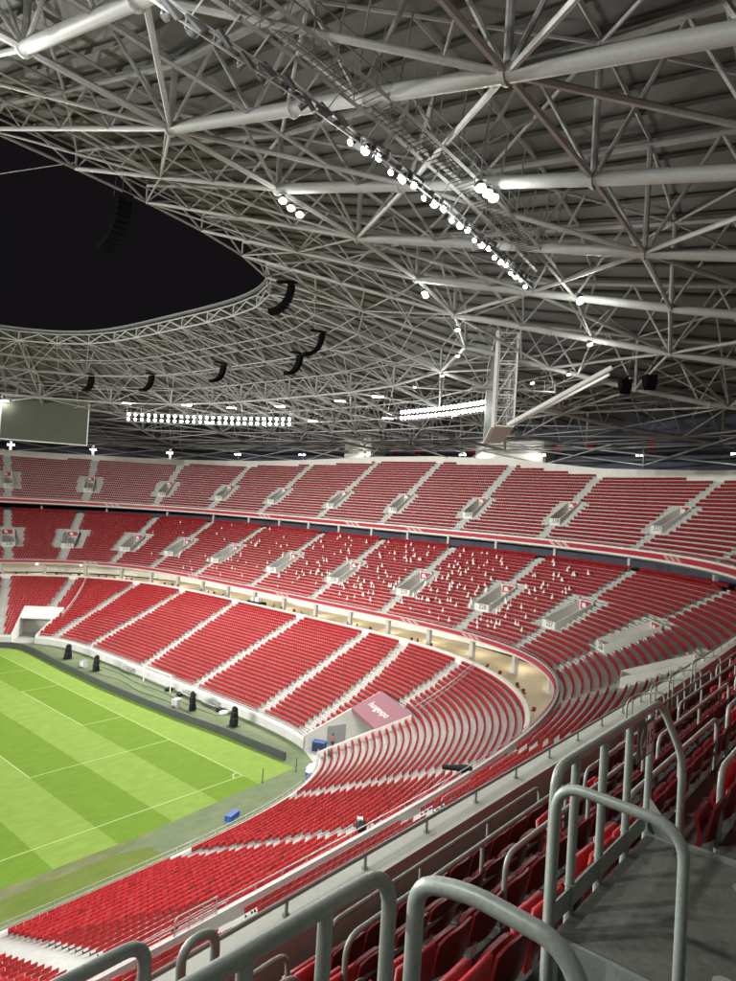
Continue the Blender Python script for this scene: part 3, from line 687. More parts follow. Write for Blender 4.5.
# ---------------------------------------------------------------- big screens
def bigscreen(name, label, c, ang, out, braces, k=1.):
    d = Vector((math.cos(R_(ang)), math.sin(R_(ang)), 0)); o = Vector((out[0], out[1], 0)).normalized(); o = (o - d*o.dot(d)).normalized()
    t = thing(name, label, 'screen', c)
    Z = Vector((0, 0, 1)); W, H, D = 9.*k, 4.85*k, 2.0*k
    mb = MB(); mb.box(-o*.12, (W, .12, H), 0, (d, o, Z)); mb.build('display_panel', M['screen'], t)
    mb = MB()
    for sx_, sz in ((0, 1), (0, -1)): mb.box(-o*.14+Z*(sz*(H+.1)), (W+.2, .16, .1), 0, (d, o, Z))
    for sg in (-1, 1): mb.box(-o*.14+d*(sg*(W+.1)), (.1, .16, H), 0, (d, o, Z))
    mb.build('bezel_frame', M['white'], t)
    mb = MB()
    for x in np.linspace(-W, W, 9):
        for dd in (.15, D): mb.tube([d*x+o*dd-Z*H, d*x+o*dd+Z*H], .09, 6)
        for z in (-H, -H/3, H/3, H): mb.tube([d*x+o*.15+Z*z, d*x+o*D+Z*z], .07, 6)
    for z in np.linspace(-H, H, 7):
        for dd in (.15, D): mb.tube([-d*W+o*dd+Z*z, d*W+o*dd+Z*z], .06, 6)
    for x in (-W, W):
        for z in np.linspace(-H+1, H-1, 9): mb.tube([d*x+o*.15+Z*z, d*x+o*D+Z*z], .035, 5)
        for z0 in (-H, -H/3, H/3): mb.tube([d*x+o*.15+Z*z0, d*x+o*D+Z*(z0+2*H/3)], .05, 5)
    mb.build('scaffold_lattice', M['white'], t)
    mb = MB(); mb.box(o*(D/2)-Z*(H+.02), (W, D/2, .03), 0, (d, o, Z)); mb.build('floor_grating', M['galv'], t)
    for e in (-.7, .7):
        mb = MB(); mb.tube([d*(W*e)+o+Z*H, d*(W*e)+o+Z*(H+4.)], .12, 6); mb.build('hanger', M['steel'], t)
    for a, b, r in braces: mb = MB(); mb.tube([Vector(a)-Vector(c), Vector(b)-Vector(c)], r, 10); mb.build('brace', M['white'], t, True)
    return t
bigscreen('big_screen', 'big screen seen edge-on, hanging in a white scaffold frame under the roof', (20.5, -16., 43.9), 33, (.5, -.86), [((13.8, -22.0, 39.2), (15.2, -32.0, 44.6), .26), ((24, -14, 39.2), (20, -30, 45.0), .16)])
bigscreen('big_screen', 'switched-off big screen facing the pitch above the far corner', (14.6, 88.2, 43.35), -28, (.5, .86), [((8, 93, 39.2), (12, 104, 44.5), .13), ((20, 88, 39.2), (27, 99, 44.5), .13)], .92)

# pale concrete cores behind the upper tier
for x, y, hx, hy, z1, lab in ((84.5, 14.5, 3., 8.2, 45.2, 'pale square concrete block under the hanging screen frame'), (84.8, 58.5, 3., 4.6, 46.5, 'narrow pale concrete block rising behind the middle of the far upper tier')):
    t = thing('stair_core', lab, 'concrete block', (x, y, 34))
    mb = MB(); mb.box((0, 0, (z1-34)/2), (hx, hy, (z1-34)/2)); mb.build('wall', M['wall'], t)
    mb = MB(); mb.box((0, 0, z1-34+.1), (hx+.15, hy+.15, .1)); mb.build('roof_slab', M['conc'], t)
    mb = MB(); mb.box((-hx-.01, 0, 2.4), (.012, .02, 2.2)); mb.build('joint', M['dconc'], t)
for i, (x, y, z) in enumerate([(84.7, 4.6, 44.3), (84.2, -2.3, 44.8), (82., -15.5, 44.3), (79.9, -23., 44.5), (85.3, 48.9, 44.1), (85.4, 41.4, 43.6), (85.3, 25.8, 44.), (79.4, 92.2, 45.5), (83.6, 75.4, 44.7), (84.6, 66.4, 44.4), (49.7, 130.8, 45.2), (67.4, 114.8, 45.4)]):
    f = Vector((-47-x, -55-y, 0)).normalized(); sd_ = Vector((-f.y, f.x, 0)); mb = MB()
    prof = []
    for k in range(9):
        a = math.pi*k/8; prof.append(Vector((x, y, z)) + sd_*(.9*math.cos(a)) + Vector((0, 0, .9*math.sin(a))))
    prof += [Vector((x, y, z))-sd_*.7-Vector((0, 0, 1.1)), Vector((x, y, z))+sd_*.4-Vector((0, 0, 1.5))]
    mb.prism(prof, f*.15); o = mb.build('red_panel', M['redp'])
    tag(o, 'small red panel in the dark behind the roof struts, %s of its row' % ordw(i+1), 'panel', 'red panels behind the roof struts')

# ---------------------------------------------------------------- line array loudspeakers
ARR = [((.4, -2.5, 53.6), 'big black curved loudspeaker column nearest the roof opening'), ((13.6, 5.7, 52.3), 'black curved loudspeaker column below the largest one, outer of two'), ((18.8, 15.2, 51.5), 'black curved loudspeaker column, inner of the pair beside the roof opening'),
       ((18.9, 33.4, 51.7), 'black curved loudspeaker column above the long floodlight bank'), ((18.6, 54.3, 51.5), 'black curved loudspeaker column between the switched-off screen and floodlight bank'), ((13.8, 67.5, 51.5), 'black curved loudspeaker column above the switched-off screen'),
       ((-23.5, -10.8, 51.3), 'loudspeaker column hanging by thin cables in front of the night sky')]
proto = None
for i, (p, lab) in enumerate(ARR):
    k = np.hypot(RR.P[:, 0]-p[0], RR.P[:, 1]-p[1]).argmin(); n = RR.N[k]; rz = math.atan2(n[1], n[0])
    if proto is None:
        t = thing('line_array', lab, 'loudspeaker', p, rz, 'hanging line array loudspeakers')
        x, z, a = 0., -.35, 0.
        for j in range(11):
            a = .09*j+.006*j*j; dx, dz = -math.sin(a), -math.cos(a)
            c = Vector((x+dx*.19, 0, z+dz*.19)); mb = MB(); mb.box((0, 0, 0), (.26, .55, .18), 0, (Vector((-dz, 0, dx)), Vector((0, 1, 0)), Vector((-dx, 0, -dz))))
            mb.build('cabinet', M['speaker'], t, loc=c); x += dx*.39; z += dz*.39
        mb = MB(); mb.box((-.5, 0, -.12), (1.1, .4, .07)); mb.build('fly_bar', M['speaker'], t)
        mb = MB()
        for dx, dy in ((-1.4, 0), (.3, .3), (.3, -.3)): mb.tube([(dx, dy, -.1), (dx*.8, dy, 1.6)], .02, 5)
        mb.build('cable_lattice', M['lampb'], t)
        proto = t; KIDS[t.name] = [o for o in bpy.data.objects if o.parent == t]
    else:
        t = proto.copy(); COL.objects.link(t); t.location = p; t.rotation_euler = (0, 0, rz)
        for ch in KIDS[proto.name]:
            c = ch.copy(); COL.objects.link(c); c.parent = t
        t['label'] = lab
for p, lab in (((19.4, -31.8, 43.6), 'lower of two black wedge loudspeakers under the roof beside the white brace'), ((17.1, -34.9, 43.4), 'upper of two black wedge loudspeakers under the roof beside the white brace')):
    t = thing('wedge_speaker', lab, 'loudspeaker', p, .6, 'wedge loudspeakers')
    mb = MB(); mb.prism([(-.9, -.5, .5), (.9, -.5, .7), (.5, -.5, -.3), (-.2, -.5, -.9), (-.7, -.5, -.4)], (0, 1., 0)); mb.build('cabinet', M['speaker'], t)
    mb = MB(); mb.box((0, 0, .75), (1.2, .1, .06)); mb.tube([(-.6, 0, .75), (-.6, 0, 1.6)], .03, 5); mb.tube([(.6, 0, .75), (.6, 0, 1.6)], .03, 5); mb.build('bracket', M['black'], t)
mb = MB(); mb.tube([(-24.5, -5.0, 54.9), (-40, 20, 51.2), (-60, 52, 49.5)], .035, 5); tag(mb.build('cable', M['steel2']), 'thin cable strung across the dark roof opening', 'cable')
# small service platform beside the hanging screen
t = thing('service_platform', 'small service platform with railing beside the hanging screen', 'platform', (15.5, -19.2, 43.4), -.866)
mb = MB(); mb.box((2, 0, 0), (4.5, .45, .05)); mb.build('deck', M['galv'], t)
mb = MB()
for x in np.linspace(-2.4, 6.4, 9): mb.tube([(x, -.55, .06), (x, -.55, 1.1)], .03, 5)
mb.tube([(-2.4, -.55, 1.1), (6.4, -.55, 1.1)], .03, 5); mb.tube([(-2.4, -.55, .6), (6.4, -.55, .6)], .025, 5); mb.build('railing_lattice', M['galv'], t)
mb = MB(); mb.tube([(0, 0, 0), (0, 0, 3)], .12, 6); mb.build('post', M['rib'], t)

# ---------------------------------------------------------------- pitch side things
bp = [(6.2, 0), (5.7, 11.5), (4.95, 19), (4.4, 28), (4.05, 38), (4.2, 52), (4.7, 63), (4.5, 67.5), (3.6, 70), (1.9, 71.5), (-1.2, 72.3), (-12, 72.6), (-30, 72.6)]
t = thing('perimeter_board', 'long dark switched-off advertising board curving round the goal line', 'board')
mb = MB(); fr0 = []; 
P_ = [Vector((x, y, 0)) for x, y in bp]
nn_ = []
for i in range(len(P_)):
    d = (P_[min(i+1, len(P_)-1)]-P_[max(i-1, 0)]).normalized(); nn_.append(Vector((d.y, -d.x, 0)))
mb.grid([[p for p in P_], [p+Vector((0, 0, .92)) for p in P_], [p+n*.16+Vector((0, 0, .92)) for p, n in zip(P_, nn_)], [p+n*.16 for p, n in zip(P_, nn_)]])
mb.add([P_[0], P_[0]+Vector((0, 0, .92)), P_[0]+nn_[0]*.16+Vector((0, 0, .92)), P_[0]+nn_[0]*.16], [(0, 1, 2, 3)])
mb.build('display_panel', M['dark'], t)
mb = MB(); mb.grid([[p-n*.01+Vector((0, 0, .925)) for p, n in zip(P_, nn_)], [p-n*.01+Vector((0, 0, .97)) for p, n in zip(P_, nn_)], [p+n*.18+Vector((0, 0, .97)) for p, n in zip(P_, nn_)], [p+n*.18+Vector((0, 0, .925)) for p, n in zip(P_, nn_)]]); mb.build('top_cap', M['lampb'], t)
# spare goal behind the board
t = thing('goal', 'white spare goal frame standing behind the dark advertising board', 'goal', (10.6, 33.9, 0))
for y in (-3.72, 3.72):
    mb = MB(); mb.tube([(0, y, 0), (0, y, 2.44)], .08, 10); mb.build('post', M['white'], t, True)
    mb = MB(); mb.tube([(0, y, 2.44), (.7, y, 2.44), (.75, y, .05)], .03, 6); mb.build('net_support', M['galv'], t)
mb = MB(); mb.tube([(0, -3.72, 2.44), (0, 3.72, 2.44)], .08, 10); mb.build('crossbar', M['white'], t, True)
mb = MB()
for y in np.linspace(-3.7, 3.7, 38): mb.tube([(0, y, 2.42), (.7, y, 2.42), (.75, y, .05)], .007, 3, False)
for z in np.linspace(.1, 2.4, 13): mb.tube([(.74, -3.7, z), (.74, 3.7, z)], .007, 3, False)
mb.build('net', M['white'], t)
# covered machines
CM = [((7.7, 57.), 'tall machine wrapped in black sheeting behind the board, closest to the far tunnel'), ((7.8, 47.2), 'tall machine wrapped in black sheeting next to the grey box'), ((8.4, 21.4), 'tall machine in black sheeting beside the white goal'), ((8.8, 12.7), 'tall machine in black sheeting nearest the tunnel corner')]
for i, ((x, y), lab) in enumerate(CM):
    t = thing('covered_machine', lab, 'covered machine', (x, y, 0), .5*i, 'machines wrapped in black sheeting')
    mb = MB(); rr = random.Random(i); prof = [(.62, .0), (.66, .35), (.58, .9), (.55, 1.4), (.48, 1.95), (.46, 2.3), (.30, 2.52), (.0, 2.6)]
    n = 14
    for q, (r, z) in enumerate(prof):
        for j in range(n):
            a = 2*math.pi*j/n; w = r*(1+.16*math.sin(3*a+q*.5)+rr.uniform(-.07, .07)); mb.v.append((w*math.cos(a), .75*w*math.sin(a), z+(rr.uniform(-.04, .04) if 0 < q else 0)))
    for q in range(len(prof)-1):
        for j in range(n): mb.f.append((q*n+j, q*n+(j+1) % n, (q+1)*n+(j+1) % n, (q+1)*n+j))
    mb.build('sheeting', M['black'], t, True)
    mb = MB()
    for z, r in ((1.12, .58), (1.9, .51)): mb.tube([(r*1.08*math.cos(a), .78*r*1.08*math.sin(a), z) for a in np.linspace(0, 2*math.pi, 15)], .025, 5)
    mb.build('strap', M['lampb'], t)
    mb = MB(); mb.box((0, 0, .04), (.7, .55, .04)); mb.build('base', M['lampb'], t)
def cratebox(name, lab, cat, loc, d, rz, m, m2, extra=None):
    t = thing(name, lab, cat, loc, rz); mb = MB(); mb.box((0, 0, d[2]), d); mb.build('body', m, t)
    mb = MB(); mb.box((0, 0, 2*d[2]+.03), (d[0]+.03, d[1]+.03, .03)); mb.build('lid', m2, t)
    mb = MB()
    for sx_ in (-1, 1):
        for sy in (-1, 1): mb.box((sx_*(d[0]+.005), sy*(d[1]+.005), d[2]), (.03, .03, d[2]))
    mb.build('edge_trim', m2, t); return t
cratebox('flight_case', 'grey box behind the board between two wrapped machines', 'case', (7.4, 50.6, 0), (.5, .4, .5), .3, M['conc'], M['steel'])
cratebox('flight_case', 'pale grey covered box behind the board close to the white goal', 'case', (7.5, 23.8, 0), (.5, .4, .55), .2, M['steel'], M['wall'])
cratebox('tool_chest', 'navy chest against the white wall by the pink tunnel', 'chest', (11.3, -.5, .0), (.75, .45, .55), -1.1, M['navy'], M['blue'])
cratebox('cool_box', 'bright blue box on the turf by the pitch-side wall', 'box', (-6.7, -6.8, 0), (.75, .3, .24), .35, M['blue'], M['blue'])
# laundry trolley
t = thing('laundry_trolley', 'blue trolley heaped with white cloth at the tunnel corner', 'trolley', (5.5, -5.2, 0), .4)
mb = MB(); mb.box((0, 0, .5), (.8, .5, .35)); mb.build('tub', M['blue'], t)
mb = MB(); rr = random.Random(3); n = 14
for q, (r, z) in enumerate(((.95, .82), (.9, 1.05), (.65, 1.3), (.3, 1.42), (.0, 1.45))):
    for j in range(n): a = 2*math.pi*j/n; w = r*(1+rr.uniform(-.16, .16)); mb.v.append((w*math.cos(a)-.15, .7*w*math.sin(a), z+rr.uniform(-.06, .06)))
for q in range(4):
    for j in range(n): mb.f.append((q*n+j, q*n+(j+1) % n, (q+1)*n+(j+1) % n, (q+1)*n+j))
mb.build('white_cloth', M['paper'], t, True)
for sx_ in (-.65, .65):
    for sy in (-.4, .4): mb = MB(); mb.tube([(sx_, sy-.04, .12), (sx_, sy+.04, .12)], .12, 12); mb.build('wheel', M['black'], t)
t = thing('barrier', 'dark green upright screen at the end of the tunnel wall', 'barrier', (8.6, -4.6, 0), 1.1)
mb = MB(); mb.box((0, 0, 1.0), (.7, .05, .95)); mb.build('panel', M['green'], t); mb = MB(); mb.box((-.5, 0, .05), (.06, .4, .05)); mb.box((.5, 0, .05), (.06, .4, .05)); mb.build('foot_frame', M['black'], t)
for i, (x, y, lab) in enumerate(((.5, -2.7, 'short dark post at the pitch corner, nearer the corner arc'), (5.1, -3.0, 'short dark post on the turf beyond the end of the board'))):
    t = thing('marker_post', lab, 'post', (x, y, 0)); mb = MB(); mb.tube([(0, 0, 0), (0, 0, 1.5)], .05, 8); mb.build('pole', M['lampb'], t); mb = MB(); mb.lathe([(.16, 0), (.16, .04), (.05, .08)], 12); mb.build('base', M['lampb'], t)
t = thing('tripod_rack', 'thin grey metal stand behind the board next to the goal', 'stand', (8.1, 35.6, 0), .3)
mb = MB(); mb.tube([(-.9, 0, 0), (-.9, 0, 1.0), (.9, 0, 1.0), (.9, 0, 0)], .03, 6); mb.tube([(-.9, -.3, .02), (-.9, .3, .02)], .03, 6); mb.tube([(.9, -.3, .02), (.9, .3, .02)], .03, 6); mb.build('tube_frame', M['steel2'], t)
# white debris along the front wall
for i, (x, y) in enumerate(((11.1, 31.), (11., 28.), (11.2, 18.5), (10.9, 17.3))):
    t = thing('kit_bag', ('black bag lying by the white wall near the goal', 'second black bag by the white wall, closer to the goal post', 'dark bag by the wall between the two wrapped machines', 'white bag by the wall between the wrapped machines')[i], 'bag', (x-.2, y, 0), i)
    mb = MB(); k0 = 0
    for q, (r, z) in enumerate(((.35, 0), (.45, .2), (.38, .42), (.15, .52), (0, .54))):
        for j in range(12): a = 2*math.pi*j/12; mb.v.append((1.7*r*math.cos(a), r*math.sin(a), z))
    for q in range(4):
        for j in range(12): mb.f.append((q*12+j, q*12+(j+1) % 12, (q+1)*12+(j+1) % 12, (q+1)*12+j))
    mb.build('body', M['paper'] if i == 3 else M['black'], t, True); mb = MB(); mb.tube([(-.3, 0, .5), (-.15, 0, .62), (.15, 0, .62), (.3, 0, .5)], .025, 6); mb.build('handle', M['lampb'], t)

# the person in an orange vest
def skin_mesh(name, verts, edges, radii, m, parent, sub=2):
    me = bpy.data.meshes.new(name); me.from_pydata(verts, edges, []); me.materials.append(m)
    o = bpy.data.objects.new(name, me); COL.objects.link(o); o.parent = parent
    o.modifiers.new('skin', 'SKIN')
    for v, r in zip(me.skin_vertices[0].data, radii): v.radius = (r, r) if not isinstance(r, tuple) else r
    me.skin_vertices[0].data[0].use_root = True
    sb_ = o.modifiers.new('sub', 'SUBSURF'); sb_.levels = sb_.render_levels = sub
    return o
def person():
    t = thing('person', 'person in an orange vest and dark trousers standing at the pink tunnel mouth', 'person', (13.0, -1.1, 0.015), R_(200))
    V = [(0, 0, .92), (0, .0, 1.12), (0, .01, 1.36), (0, .0, 1.5), (0, .02, 1.62), (0, .02, 1.72),
         (.19, 0, 1.40), (.25, .02, 1.14), (.22, .16, .98), (.2, .24, .95), (-.19, 0, 1.40), (-.25, .02, 1.14), (-.2, .18, 1.02), (-.14, .27, 1.02),
         (.1, 0, .86), (.11, .02, .48), (.12, -.02, .09), (.13, .13, .04), (-.1, 0, .86), (-.12, .0, .48), (-.13, -.03, .09), (-.14, .12, .04)]
    E = [(0, 1), (1, 2), (2, 3), (3, 4), (4, 5), (2, 6), (6, 7), (7, 8), (8, 9), (2, 10), (10, 11), (11, 12), (12, 13), (0, 14), (14, 15), (15, 16), (16, 17), (0, 18), (18, 19), (19, 20), (20, 21)]
    Rr = [(.16, .12), (.15, .11), (.17, .12), .06, .095, .085, .065, .05, .042, .035, .065, .05, .042, .035, .09, .065, .05, .04, .09, .065, .05, .04]
    skin_mesh('body', V, E, Rr, M['skin'], t)
    skin_mesh('vest', [(0, 0, .9), (0, 0, 1.12), (0, .01, 1.36), (0, 0, 1.46), (.17, 0, 1.41), (.2, 0, 1.3), (-.17, 0, 1.41), (-.2, 0, 1.3)], [(0, 1), (1, 2), (2, 3), (2, 4), (4, 5), (2, 6), (6, 7)], [(.19, .15), (.185, .14), (.2, .15), .09, .085, .075, .085, .075], M['orange'], t)
    skin_mesh('trousers', [(0, 0, .9), (.1, 0, .84), (.11, .02, .48), (.12, -.02, .1), (-.1, 0, .84), (-.12, 0, .48), (-.13, -.03, .1)], [(0, 1), (1, 2), (2, 3), (0, 4), (4, 5), (5, 6)], [(.17, .13), .105, .08, .068, .105, .08, .068], M['navy'], t)
    skin_mesh('hair', [(0, -.0, 1.7), (0, -.015, 1.75), (0, -.04, 1.66)], [(0, 1), (0, 2)], [.1, .085, .085], M['black'], t)
    for s in (-1, 1):
        for k in range(5):
            b = Vector((s*.2 if s > 0 else -.14, .26 if s < 0 else .25, .95 if s > 0 else 1.02)); dx = (k-2)*.016
            L_ = (.05, .07, .078, .07, .055)[k]
            skin_mesh('finger', [b+Vector((dx*.8, 0, 0)), b+Vector((dx, L_*.6, -.01)), b+Vector((dx, L_, -.035))], [(0, 1), (1, 2)], [.011, .009, .008], M['skin'], t, 1)
    for s in (-1, 1):
        mb = MB(); mb.box((s*.035, .112, 1.675), (.012, .006, .006)); mb.build('eye', M['black'], t)
        mb = MB(); mb.tube([(s*.095, .01, 1.64), (s*.105, .005, 1.69)], .014, 6); mb.build('ear', M['skin'], t)
    mb = MB(); mb.prism([(-.014, .11, 1.63), (.014, .11, 1.63), (0, .11, 1.675)], (0, .028, -.004)); mb.build('nose', M['skin'], t)
    mb = MB(); mb.box((0, .113, 1.605), (.026, .005, .006)); mb.build('mouth', M['redp'], t)
    for s in (-1, 1): mb = MB(); mb.box((s*.13, .06, .04), (.05, .14, .04)); mb.build('shoe', M['black'], t)
person()
# cameras in covers
def tvcam(loc, rz, lab, arm):
    t = thing('covered_camera', lab, 'camera', loc, rz, 'covered cameras behind the parapet')
    for k in range(3):
        a = 2.1*k; mb = MB(); mb.tube([(.55*math.cos(a), .55*math.sin(a), 0), (.05*math.cos(a), .05*math.sin(a), 1.15)], .03, 6); mb.build('leg', M['black'], t)
    mb = MB(); n = 12
    for q, (x, r) in enumerate(((-.55, .0), (-.54, .2), (-.2, .3), (.2, .28), (.5, .2), (.52+arm, .16), (.54+arm, .0))):
        for j in range(n): a = 2*math.pi*j/n; mb.v.append((x, r*math.cos(a)*(1+.1*math.sin(5*a)), 1.4+r*math.sin(a)-.12*(x > .5)*arm))
    for q in range(6):
        for j in range(n): mb.f.append((q*n+j, q*n+(j+1) % n, (q+1)*n+(j+1) % n, (q+1)*n+j))
    mb.build('cover', M['black'], t, True); return t
p = T2.at(T2.s_at(-19.3), -1.0)
tvcam((-19.3, -32.7, 11.6), .8, 'camera in a dark cover with a pale top, on a tripod by the white parapet', 0)
mb = MB(); mb.box((.15, .05, 1.68), (.16, .15, .06)); mb.build('pale_flap', M['conc'], [o for o in bpy.data.objects if o.name.startswith('covered_camera')][-1])
tvcam((-8.4, -32.4, 11.6), 2.0, 'camera in a long black cover pointing along the white parapet', .9)
t = thing('camera_booth', 'black draped box with white gear at the top of the lower tier', 'camera platform', (35.0, 40.2, 8.9), 1.55)
mb = MB(); mb.box((0, 0, .7), (1.9, .8, .7)); mb.build('drape', M['black'], t)
mb = MB(); mb.box((-.5, .1, 1.85), (.5, .4, .42)); mb.box((.8, .1, 1.75), (.4, .4, .33)); mb.build('white_cabinet_frame', M['white'], t)
mb = MB(); mb.box((.3, -.1, 2.0), (.25, .3, .25)); mb.build('camera_head', M['black'], t)
# bar stools behind the lower tier counter
k = 0
for s_ in np.arange(126, S1b, 2.15):
    ss_ = s_ + rng.uniform(-.6, .6)
    if rng.random() < .5: continue
    p = T1.at(ss_, 23.9); k += 1
    t = thing('bar_stool', 'red bar stool behind the white counter, %s from the near end' % ordw(k), 'stool', v3(p, 9.2), rng.uniform(0, 6), 'red bar stools at the counter')
    mb = MB(); mb.lathe([(.0, .74), (.24, .74), (.26, .8), (.22, .85), (.0, .86)], 12); mb.build('seat', M['redn'], t, True)
    mb = MB()
    mb.grid([[(.25*math.cos(a), .25*math.sin(a), z) for a in np.linspace(.4, 2.7, 7)] for z in (.85, 1.2)]); mb.grid([[(.28*math.cos(a), .28*math.sin(a), z) for a in np.linspace(.4, 2.7, 7)] for z in (.85, 1.2)]); mb.build('backrest', M['redn'], t)
    mb = MB(); mb.tube([(0, 0, 0.02), (0, 0, .75)], .035, 8); mb.lathe([(.22, 0), (.2, .03), (.03, .05)], 14); mb.build('pedestal', M['galv'], t)
# glass handrails on lower-tier stairs
for i, (a, b, w0, w1, lab) in enumerate(((145.8, 151.2, 12.2, 22.5, 'tall grey wire-filled stair railing above the pink canopy'), (246.4, 250.6, 7., 22.5, 'white stair railing above the far access tunnel'))):
    t = thing('stair_railing', lab, 'railing'); zz = lambda w: 1.08+.366*(w-.6)
    pts = [(T1.at(a+(b-a)*(w-w0)/(w1-w0), w), zz(w)) for w in np.linspace(w0, w1, 11)]
    for h in (.55, 1.15): mb = MB(); mb.tube([v3(p, z+h) for p, z in pts], .05 if h > 1 else .03, 8); mb.build('rail', M['galv'] if i == 0 else M['white'], t, True)
    for p, z in pts[::2]: mb = MB(); mb.tube([v3(p, z-.2), v3(p, z+1.15)], .04, 6); mb.build('post', M['galv'], t)
    mb = MB()
    for j in range(len(pts)-1):
        for f in np.linspace(0, 1, 5): p = pts[j][0]*(1-f)+pts[j+1][0]*f; z = pts[j][1]*(1-f)+pts[j+1][1]*f; mb.tube([v3(p, z+.05), v3(p, z+1.1)], .012, 4, False)
    mb.build('baluster_lattice', M['galv'], t)
# aisle-head barriers at the middle tier front (near side) 
for i, (x0, x1, z) in enumerate(((-14.6, -11.2, 13.4), (-8.6, -4.9, 13.4), (-1.2, 2.2, 13.4), (-31.4, -29.4, 13.4), (5.6, 8.4, 13.4))):
    t = thing('aisle_barrier', 'grey tube barrier at a middle tier stair head, %s along the white parapet' % ordw(i+1), 'barrier', group='middle tier stair barriers')
    y0 = lambda x: float(T2.at(T2.s_at(x), 1.6 if i != 3 else .1)[1])
    zb_ = 12.3
    mb = MB(); mb.tube([(x0, y0(x0), zb_), (x0, y0(x0), z+.2), (x0+.12, y0(x0), z+.33), (x1, y0(x1), z+.33), (x1, y0(x1), zb_)], .035, 8); mb.build('rail', M['rail'], t, True)
    mb = MB(); mb.tube([(x0, y0(x0), z-.2), (x1, y0(x1), z-.2)], .025, 6); mb.build('mid_rail', M['rail'], t, True)
    for x in np.linspace(x0, x1, 4)[1:-1]: mb = MB(); mb.tube([(x, y0(x), zb_), (x, y0(x), z+.33)], .025, 6); mb.build('post', M['rail'], t)
# paper flags left in the seats of the middle tier
nf = 0
for _ in range(1500):
    if nf >= 290: break
    s_ = rng.uniform(150, 262); dens = np.interp(s_, [150, 157, 159, 165, 201, 214, 234, 262], [0, .1, .8, 1, 1, .5, .22, .04])
    if rng.random() > dens: continue
    k2 = rng.integers(1, 23); w = .12+.8*k2+.66
    if any(abs(s_-a) < 1.9 for a in A2): continue
    p = T2.at(s_, w); nf += 1; h = rng.uniform(.75, 1.25); tilt = rng.uniform(-.5, .5); n = T2.nor(s_); T_v = Vector((-n[1], n[0], 0)); Nv = Vector((n[0], n[1], 0))
    mb = MB(); b = Vector((0, 0, .35)); top = b + Vector((0, 0, h)) + T_v*tilt*.4
    mb.prism([b-T_v*.05, b+T_v*.16, b+T_v*(.28+.1*tilt)+Vector((0, 0, h*.3)), top, b-T_v*.2+Vector((0, 0, h*.25))], Nv*.02)
    o = mb.build('paper_flag', M['paper'], loc=v3(p, 12.4+.43*k2))
    tag(o, 'small folded white flag stuck upright in a red middle tier seat', 'flag', 'white flags in the middle tier seats')
# cables and low gear lying behind the board
for i, (pts, lab) in enumerate(((((9.6, 50), (9.9, 44), (9.3, 38), (9.7, 31), (9.2, 24), (9.5, 16)), 'long black cable lying on the turf along the white wall behind the goal'), (((7.2, 46), (8.0, 40), (7.3, 33), (7.9, 27), (7.2, 19)), 'second black cable winding between the wrapped machines'))):
    mb = MB(); P2 = []
    for j in range(len(pts)-1):
        for f in np.linspace(0, 1, 8, endpoint=False):
            f2 = f*f*(3-2*f); P2.append((pts[j][0]+(pts[j+1][0]-pts[j][0])*f2, pts[j][1]+(pts[j+1][1]-pts[j][1])*f, .03))
    mb.tube(P2, .03, 5); tag(mb.build('cable', M['black']), lab, 'cable')
for i, (y, lab) in enumerate(((26.5, 'low grey bench against the white wall, right beside the goal post'), (21., 'low grey bench against the white wall, between goal and last wrapped machine'), (43.5, 'low grey bench against the white wall, beyond the goal'))):
    t = thing('pitch_bench', lab.replace('right beside', 'close beside'), 'bench', (11.0, y, 0), math.pi/2)
    mb = MB(); mb.box((0, 0, .45), (1.5, .2, .03)); mb.build('seat', M['galv'], t)
    mb = MB(); mb.box((0, -.2, .75), (1.5, .02, .14)); mb.build('backrest', M['galv'], t)
    for x in (-1.3, 1.3): mb = MB(); mb.tube([(x, .15, 0), (x, .15, .43), (x, -.2, .43), (x, -.2, .85)], .025, 6); mb.build('leg', M['black'], t)

# ---------------------------------------------------------------- foreground: platform, guards, rails
PX0, PX1, PY, PZ = -43.29, -41.61, -53.77, 28.10
t = thing('platform', 'grey steel plate platform beside the stair pit', 'platform', (PX0, PY, PZ))
PW = PX1-PX0
mb = MB(); mb.prism([(0, 0, 0), (0, -5, 0), (PW, -5, 0), (PW, 0, 0)], (0, 0, -.06)); mb.build('plate', M['plat'], t)
mb = MB(); mb.prism([(-.012, -.0, .004), (-.012, -5, .004), (-.012, -5, -1.3), (-.012, 0, -1.3)], (-.03, 0, 0)); mb.build('front_panel', M['rail'], t)
mb = MB(); mb.prism([(0.02, .012, .03), (PW-.04, .012, .03), (PW-.04, .012, .16), (0.02, .012, .16)], (0, .012, 0)); mb.build('kick_plate', M['rail'], t)
mb = MB(); mb.prism([(PW-.04, -.01, .01), (PW-.04, -.25, .01), (PW-.04, -.01, .28)], (.012, 0, 0)); mb.build('gusset_plate', M['rail'], t)
mb = MB(); mb.box((PW/2, -1.02, .004), (PW/2, .01, .004)); mb.build('joint', M['dconc'], t)
mb = MB(); mb.box((PW-.03, -2.5, .012), (.03, 2.5, .012)); mb.build('edge_trim', M['rail'], t)
text('PC', .17, M['dconc'], 'lettering', t, frame(Vector((PW-.2, -.24, .003)), Vector((-.35, -.94, 0)), Vector((.94, -.35, 0)), Vector((0, 0, 1))), .001)
for x, y in ((1.34, -.71), (.25, -.83), (.9, -1.4)):
    mb = MB(); mb.lathe([(.0, .004), (.06, .004), (.06, 0)], 16, (x, y, 0.001)); mb.build('sticker', M['steel'], t)
RT = .0335
